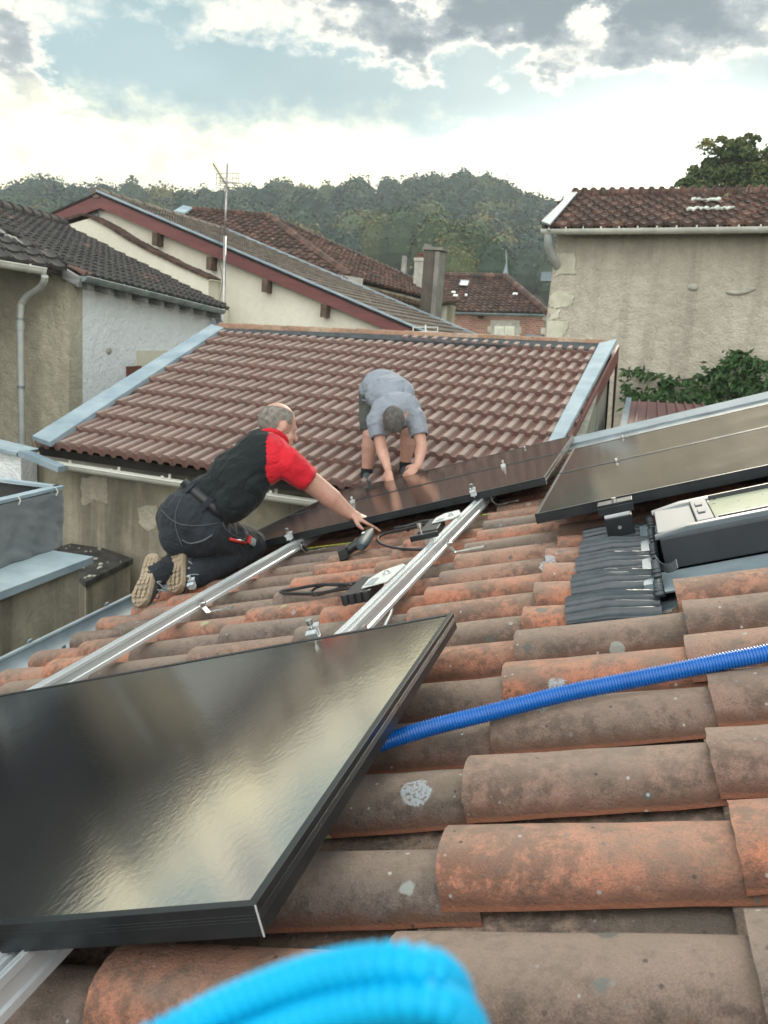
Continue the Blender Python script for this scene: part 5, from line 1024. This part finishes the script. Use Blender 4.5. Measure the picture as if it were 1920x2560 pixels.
def shoe(parent, heel, toe, nsole, label=None, logo=True, tan=True, s=1.18):
    """heel and toe points on the sole; nsole points out of the sole"""
    L = (toe-heel); ln = L.length; lx = L.normalized(); nz = (nsole-lx*nsole.dot(lx)).normalized(); wy = nz.cross(lx)
    out = [(0, .028), (.06, .036), (.25, .034), (.45, .033), (.62, .043), (.78, .048), (.90, .040), (.97, .022), (1, .004)]; pts_ = [(a, b) for a, b in out]+[(a, -b*(1.0 if a < .6 else .9)) for a, b in out[::-1]]+[(-.02, -.012), (-.02, .012)]
    mb = MB(); k = len(pts_); lay = lambda f, h: [heel+lx*ln*a+wy*b*f*s+nz*(h-.018*max(0, (a-.75)/.25)**2-.006*math.exp(-((a-.42)/.12)**2)) for a, b in pts_]
    vs = lay(.93, 0)+lay(1.0, -.006)+lay(1.02, -.020)+lay(.95, -.030); fs = [tuple(range(k)), tuple(range(3*k, 4*k))[::-1]]+[(l*k+i, l*k+(i+1) % k, (l+1)*k+(i+1) % k, (l+1)*k+i) for l in range(3) for i in range(k)]
    mb.add(vs, fs)
    if tan:                                                             # tread blocks
        for a in np.linspace(.06, .92, 11):
            w2 = np.interp(a, [q[0] for q in out], [q[1] for q in out])*.8*s
            for sg in (-.66, 0, .66):
                c_ = heel+lx*ln*(a+.02*math.sin(sg*9+a*20))+wy*w2*sg+nz*(.001-.018*max(0, (a-.75)/.25)**2-.006*math.exp(-((a-.42)/.12)**2)); dx = lx*math.cos(a*15+sg)+wy*math.sin(a*15+sg); dy = nz.cross(dx)
                mb.box(c_-dx*.009-dy*w2*.23, dx*.018, dy*w2*.46, nz*.0025)
    sh = mb.build('shoe_sole', 'sole_tan' if tan else 'shoe_grey', parent)
    mb = MB(); g = lambda a, b, c_: heel+lx*ln*a+wy*b*s-nz*c_*s
    mb.cap(g(.12, 0, .055), g(.5, 0, .055), .036, .040); mb.cap(g(.5, 0, .05), g(.85, 0, .040), .042, .032); mb.cap(g(.14, 0, .06), g(.17, 0, .10), .038, .040); mb.cap(g(.35, 0, .075), g(.6, 0, .055), .032, .03)
    up_ = fused('shoe_upper', mb, 'shoe_grey', parent, .007, 4)
    mb = MB(); mb.sweep(spline([g(.10, sg_*.034, .10) for sg_ in (-1, 0)]+[g(.02, 0, .10), g(.10, .034, .10)], 4), [(-.006, -.01), (.006, -.01), (.006, .012), (-.006, .012)], -nz); mb.build('heel_collar', 'trim_grey', up_)
    if logo:
        mb = MB(); sg = -1 if (wy.dot(RT) < 0) else 1; e = lambda a, c_: g(a, sg*.0445, c_); 
        for p_, q_ in ((e(.36, .030), e(.40, .072)), (e(.40, .072), e(.50, .030)), (e(.50, .030), e(.54, .072))): mb.tube([p_, q_], .0042, 6)
        mb.build('shoe_logo', 'trim_grey', up_)
        mb = MB()
        for a in (.45, .55, .65): mb.tube(spline([g(a, -.03, .075), g(a+.02, 0, .098), g(a, .03, .075)], 4), .003, 5)
        mb.tube(spline([g(.5, sg*.02, .095), g(.55, sg*.06, .09), g(.62, sg*.07, .06), g(.66, sg*.06, .03)], 5), .0028, 5); mb.build('lace', 'trim_grey', up_)

# ------------------------------------------------------------------ worker 1: kneeling, back to us, right arm reaching forward
p1 = thing('person', 'kneeling worker in black shirt with red sleeve reaching toward the far panels', 'person', at(480, 1440, 4.05))
W = at; pel = W(485, 1303, 4.12); wst = W(512, 1258, 4.14); mid = W(596, 1192, 4.14); che = W(655, 1146, 4.16); nek = W(683, 1102, 4.22)
sR, sL = W(716, 1158, 4.10), W(648, 1110, 4.32); elb, wri = W(808, 1229, 4.17), W(874, 1284, 4.20)
spn = (nek-pel).normalized(); wid = (sR-sL); wid = (wid-spn*wid.dot(spn)).normalized(); dep = spn.cross(wid)
hc_ = W(697, 1066, 4.27); fdir = cv(.80, -.28, -.55); udir = cv(-.22, 1, .1)
def torso(mb, k=1.0):
    for c_, a, b_, l in ((wst, .165, .118, .15), (mid, .182, .128, .17), (che, .185, .125, .14)): mb.ell(c_, wid*a*k, dep*b_*k, spn*l, 20, 12)
    mb.cap(sL, che+wid*-.05, .075*k, .09*k); mb.cap(che+wid*.05, sR, .095*k, .074*k)
mb = MB(); torso(mb, .92); mb.cap(che, nek, .075, .062); mb.cap(nek, hc_-spn*.01, .058, .056); g_, hr_, hf, hu = head(mb, hc_, fdir, udir, .98)
mb.cap(sR, elb, .062, .052); mb.cap(elb, elb.lerp(wri, .35), .052, .051); mb.cap(elb.lerp(wri, .35), wri, .051, .034)
mb.cap(sL, W(620, 1170, 4.46), .055, .045); mb.cap(W(620, 1170, 4.46), W(575, 1222, 4.44), .042, .03); hand(mb, W(573, 1226, 4.44), cv(.1, -.9, -.2), cv(.2, .1, -.9), 1.0)
hipR, kneR, ankR = W(512, 1332, 4.06), W(628, 1362, 4.34), W(486, 1438, 4.02); hipL, kneL, ankL = W(452, 1298, 4.22), W(600, 1350, 4.58), W(398, 1432, 3.98)
mb.ell(pel, wid*.155, dep*.13, spn*.13); 
for h_, k_, a_ in ((hipR, kneR, ankR), (hipL, kneL, ankL)): mb.cap(h_, k_, .085, .06); mb.cap(k_, a_, .055, .04)
hd = (W(914, 1300, 4.20)-wri); hand(mb, wri+hd*.15, hd, cv(.45, .85, .35), 1.08, (.10, .80, .95, 1.05), 1, .05)
body1 = fused('body', mb, 'skin', p1, .0065, 5)
mb = MB(); torso(mb, .96); mb.ell(W(600, 1238, 4.06), wid*.10, dep*.10, spn*.16); mb.cap(sR, sR.lerp(elb, .48), .080, .070); mb.cap(sL, sL.lerp(W(620, 1170, 4.46), .5), .075, .065); mb.cap(che.lerp(nek, .45), sR, .08, .075); mb.cap(che.lerp(nek, .5), sL, .08, .075); mb.cap(che, che.lerp(nek, .8), .1, .072)
ad = (elb-sR).normalized(); lim = sR+ad*((elb-sR).length*.60); rg = W(676, 1150, 4.1); rgn = (RT*.97+UP*.05-FW*.1)
shirt1 = fused('t_shirt', mb, None, p1, .008, 22, fold=.0048, mats=['shirt_black', 'shirt_red'], pick=lambda c_: 1 if (c_-rg).dot(rgn) > 0.004*math.sin(c_.z*40) and (c_-lim).dot(ad) < .2 else 0, cut=lambda c_: not ((c_-lim).dot(ad) > 0 and (c_-lim).length < .2) and (c_-wst).dot(spn) > -.055)
sd_m = shirt1.modifiers.new('s', 'SOLIDIFY'); sd_m.thickness = .004
mb = MB(); nax = (hc_-nek).normalized(); cc = nek+nax*.012; e1 = nax.orthogonal().normalized(); e2 = nax.cross(e1); mb.tube([cc+(e1*math.cos(a)+e2*math.sin(a))*.066 for a in np.linspace(0, 2*math.pi, 25)], .012, 8, caps=False); mb.build('collar', 'shirt_red', shirt1, True)
mb = MB(); mb.ell(W(478, 1306, 4.10), wid*.168, dep*.16, spn*.155, 20, 12); mb.ell(wst+spn*-.02, wid*.166, dep*.128, spn*.10, 20, 12); mb.ell(W(462, 1336, 4.06), wid*.12, dep*.12, spn*.12)
for h_, k_, a_, r_ in ((hipR, kneR, ankR, 1), (hipL, kneL, ankL, 1)): mb.cap(h_, h_.lerp(k_, .5), .118*r_, .098*r_); mb.cap(h_.lerp(k_, .5), k_, .098, .080); mb.cap(k_, k_.lerp(a_, .45), .076, .076); mb.cap(k_.lerp(a_, .45), a_, .076, .060)
tro1 = fused('trousers', mb, 'trousers', p1, .008, 7, fold=.0042, cut=lambda c_: (c_-wst).dot(spn) < .035 or min((c_-kneR).length, (c_-kneL).length) < .22)
bl = wst+spn*.005; ringp = [bl+wid*math.cos(a)*.172+dep*math.sin(a)*.134 for a in np.linspace(0, 2*math.pi, 41)]
mb = MB(); mb.sweep(ringp, [(-.003, -.020), (.004, -.020), (.004, .020), (-.003, .020)], spn, caps=False); blt = mb.build('belt', 'black_plastic', tro1, True)
for px_, py_ in ((452, 1243), (516, 1268)):
    mb = MB()
    q = min(ringp, key=lambda r_: (r_-W(px_, py_, (r_).dot(FW))).length+max(0, r_.dot(FW)-4.15)*5); nn_ = (q-bl).normalized(); mb.cbox(q+nn_*.006-spn*.01, .030, .010, .075, (nn_.cross(spn).normalized(), nn_, spn)); mb.build('belt_loop', 'trousers', tro1)
def onmesh(ob, x, y, k=.002):
    d = ray(x, y); ok, loc, nr_, i = ob.ray_cast(V((0, 0, 0)), d.normalized()); return (loc+nr_*k, nr_) if ok else (None, None)
def seam(ob, pts, r, mat, name):
    mb = MB(); qs = [onmesh(ob, x, y)[0] for x, y in pts]; qs = [q for q in qs if q]
    if len(qs) > 2: mb.tube(qs, r, 5); mb.build(name, mat, ob)
SP = lambda L: [(q.x, q.y) for q in spline([V((x, y, 0)) for x, y in L], 8)]
simple('seam_grey', (.06, .066, .074), (.08, .085, .09), 20, .8)
for L in ([(404, 1275), (430, 1300), (460, 1312), (500, 1314), (545, 1308)], [(455, 1240), (440, 1280), (440, 1320), (455, 1365)], [(552, 1290), (565, 1325), (600, 1345), (640, 1350)]): seam(tro1, SP(L), .0022, 'seam_grey', 'seam')
seam(tro1, SP([(455, 1350), (475, 1358), (505, 1352), (530, 1338)]), .005, 'seam_grey', 'pocket_edge')
for (xa, ya, xb, yb, r_, mt_, nm) in ((573, 1347, 612, 1358, .008, 'red_plastic', 'utility_knife'), (592, 1349, 608, 1354, .006, 'steel_bolt', 'knife_blade'), (621, 1350, 634, 1358, .020, 'trim_grey', 'tape_measure')):
    qa, qb_ = onmesh(tro1, xa, ya, .004)[0], onmesh(tro1, xb, yb, .004)[0]
    if qa and qb_:
        if nm == 'tape_measure': mb = MB(); n_ = onmesh(tro1, 627, 1354)[1]; ex = (qb_-qa).normalized(); mb.cbox(qa.lerp(qb_, .5)+n_*.004, .045, .040, .018, (ex, n_.cross(ex).normalized(), n_)); mb.build(nm, mt_, tro1, bevel=.008); mb = MB(); mb.cbox(qa+n_*.005-ex*.008, .016, .041, .020, (ex, n_.cross(ex).normalized(), n_)); mb.build('tape_cap', 'red_plastic', tro1, bevel=.005)
        else: mb = MB(); mb.tube([qa, qb_], r_, 8); mb.build(nm, mt_, tro1, True)
mb = MB(); mb.ell(g_(0, -.013, .021), hr_*.0795, hf*.101, hu*.0985, 40, 28)
def hairy(c_):
    q = c_-g_(0, 0, 0); a, b_, u_ = abs(q.dot(hr_)), q.dot(hf), q.dot(hu)
    return u_ < .066+.02*a/.08-.10*max(0, b_) and b_ < .032 and u_ > -.075 and not (a > .06 and -.04 < b_ < .03 and u_ < .012)
me = mb; hb_ = fused('hair', mb, 'hair_grey', body1, .005, 2, cut=hairy)
shoe(p1, W(443, 1364, 4.02), W(430, 1478, 3.92), cv(-.55, .12, .83)); shoe(p1, W(380, 1386, 3.98), W(338, 1512, 3.86), cv(-.5, .15, .85))

# ------------------------------------------------------------------ worker 2: bent double over the far panel edge, facing us
W2K = .968
W = lambda x, y, d: at(x, y, d*W2K)
p2 = thing('person', 'bending worker in grey blue t-shirt and dark shorts working at the far panel edge', 'person', at(965, 1200, 6.65))
pe2 = W(956, 968, 7.05); m2 = W(975, 985, 6.84); c2_ = W(990, 1025, 6.60); n2_ = W(988, 1038, 6.50); s2a, s2b = W(942, 1052, 6.56), W(1040, 1046, 6.56)
sp2 = (c2_-pe2).normalized(); wd2 = (s2b-s2a); wd2 = (wd2-sp2*wd2.dot(sp2)).normalized(); dp2 = sp2.cross(wd2)
def torso2(mb, k=1.0):
    for c_, a, b_, l in ((pe2+dp2*0, .182, .135, .15), (m2, .188, .135, .20), (c2_, .188, .128, .14)): mb.ell(c_, wd2*a*k, dp2*b_*k, sp2*l, 20, 12)
    mb.cap(s2a, c2_-wd2*.05, .07*k, .09*k); mb.cap(c2_+wd2*.05, s2b, .09*k, .07*k)
h2c = W(985, 1048, 6.38); f2 = cv(0.1, -.72, -.55); u2 = cv(-.05, -.45, .9)
arms = [(s2a, W(953, 1120, 6.50), W(970, 1172, 6.36), cv(.1, -.9, .15), cv(-.5, .2, .8)), (s2b, W(1054, 1116, 6.50), W(1045, 1164, 6.38), cv(-.65, -.55, .1), cv(.2, .6, .7))]
legs = [(W(930, 985, 7.08), W(926, 1088, 6.90), W(917, 1184, 6.98)), (W(1003, 985, 7.08), W(1021, 1082, 6.90), W(1013, 1168, 6.98))]
mb = MB(); torso2(mb, .92); mb.cap(c2_, h2c, .07, .06); g2, r2, ff2, uu2 = head(mb, h2c, f2, u2, .98)
for s_, e_, w_, d_, n_ in arms: mb.cap(s_, e_, .056, .043); mb.cap(e_, e_.lerp(w_, .35), .044, .044); mb.cap(e_.lerp(w_, .35), w_, .044, .028); hand(mb, w_+d_.normalized()*.01, d_, n_, .95, (.5, .6, .6, .7), 1)
for h_, k_, a_ in legs: mb.cap(h_, k_, .09, .062); mb.cap(k_, k_.lerp(a_, .3), .058, .064); mb.cap(k_.lerp(a_, .3), a_, .064, .040); mb.cap(a_, a_+V((0, 0, -.05)), .04, .04)
body2 = fused('body', mb, 'skin', p2, .0075, 5)
mb = MB(); torso2(mb, 1.03); mb.cap(s2a, s2a.lerp(arms[0][1], .55), .078, .066); mb.cap(s2b, s2b.lerp(arms[1][1], .55), .078, .066); mb.cap(c2_, c2_.lerp(h2c, .4), .1, .08)
lm = [(s_.lerp(e_, .62), (e_-s_).normalized()) for s_, e_, *_ in arms]
sh2 = fused('t_shirt', mb, 'shirt_blue', p2, .009, 24, fold=.006, cut=lambda c_: all(not ((c_-l_).dot(d_) > 0 and (c_-l_).length < .16) for l_, d_ in lm) and (c_-pe2).dot(sp2) > -.12)
sd_m = sh2.modifiers.new('s', 'SOLIDIFY'); sd_m.thickness = .004
mb = MB(); nax = (h2c-c2_).normalized(); cc = c2_.lerp(h2c, .62); e1 = nax.orthogonal().normalized(); e2 = nax.cross(e1); mb.tube([cc+(e1*math.cos(a)+e2*math.sin(a))*.074 for a in np.linspace(0, 2*math.pi, 25)], .011, 8, caps=False); mb.build('collar', 'shirt_blue', sh2, True)
mb = MB(); mb.ell(pe2-sp2*.05, wd2*.17, dp2*.13, sp2*.12, 18, 12)
for h_, k_, a_ in legs: mb.cap(h_, h_.lerp(k_, .78), .108, .092)
so2 = fused('shorts', mb, 'shorts', p2, .010, 6, fold=.004)
mb = MB(); q = W(912, 1015, 6.99); mb.cbox(q, .06, .09, .17, (RT, FW, UP)); mb.cbox(W(910, 1048, 6.97), .055, .08, .13, (RT, FW, UP)); mb.build('cargo_pocket', 'shorts', so2, bevel=.015)
for L in ([(905, 1000), (922, 1003)], [(906, 1030), (924, 1036)], [(904, 1042), (920, 1046)]):
    mb = MB(); mb.tube([W(x, y, 6.93) for x, y in L], .006, 6); mb.build('pocket_trim', 'trim_grey', so2)
mb = MB(); mb.ell(g2(0, -.013, .023), r2*.081, ff2*.102, uu2*.100, 40, 28)
fused('hair', mb, 'hair_dark', body2, .005, 2, cut=lambda c_: (c_-g2(0, 0, 0)).dot(ff2) < .062 and (c_-g2(0, 0, 0)).dot(uu2) > -.05)
for h_, k_, a_ in legs:
    mb = MB(); mb.tube([a_+V((0, 0, .045)), a_+V((0, 0, .0)), a_+V((0, 0, -.05))], [.049, .047, .048], 14); mb.build('sock', 'shirt_black', p2, True)
    td = cv(.05, 0, 1); td.z = 0; td.normalize(); heel = a_+V((0, 0, -.095))-td*.07; shoe(p2, heel, heel+td*.27, V((0, 0, -1)), logo=False, tan=False)
# ================================================================== AIR
hzm = bpy.data.materials.new('haze_air'); hzm.use_nodes = True; T = NT(hzm.node_tree); o_ = T.n('ShaderNodeOutputMaterial'); pv = T.n('ShaderNodeVolumePrincipled'); T.t.links.new(pv.outputs[0], o_.inputs['Volume'])
pv.inputs['Color'].default_value = (.80, .88, .95, 1); pv.inputs['Density'].default_value = HAZE; pv.inputs['Anisotropy'].default_value = .3; hzm.volume_intersection_method if hasattr(hzm, 'volume_intersection_method') else None
if HAZE > 0:
    mb = MB(); mb.box((-800, -200, GROUND-1), (1800, 0, 0), (0, 900, 0), (0, 0, 110)); me = mb.mesh('haze'); me.materials.append(hzm); ho = bpy.data.objects.new('haze', me); C.objects.link(ho); ho['kind'] = 'stuff'
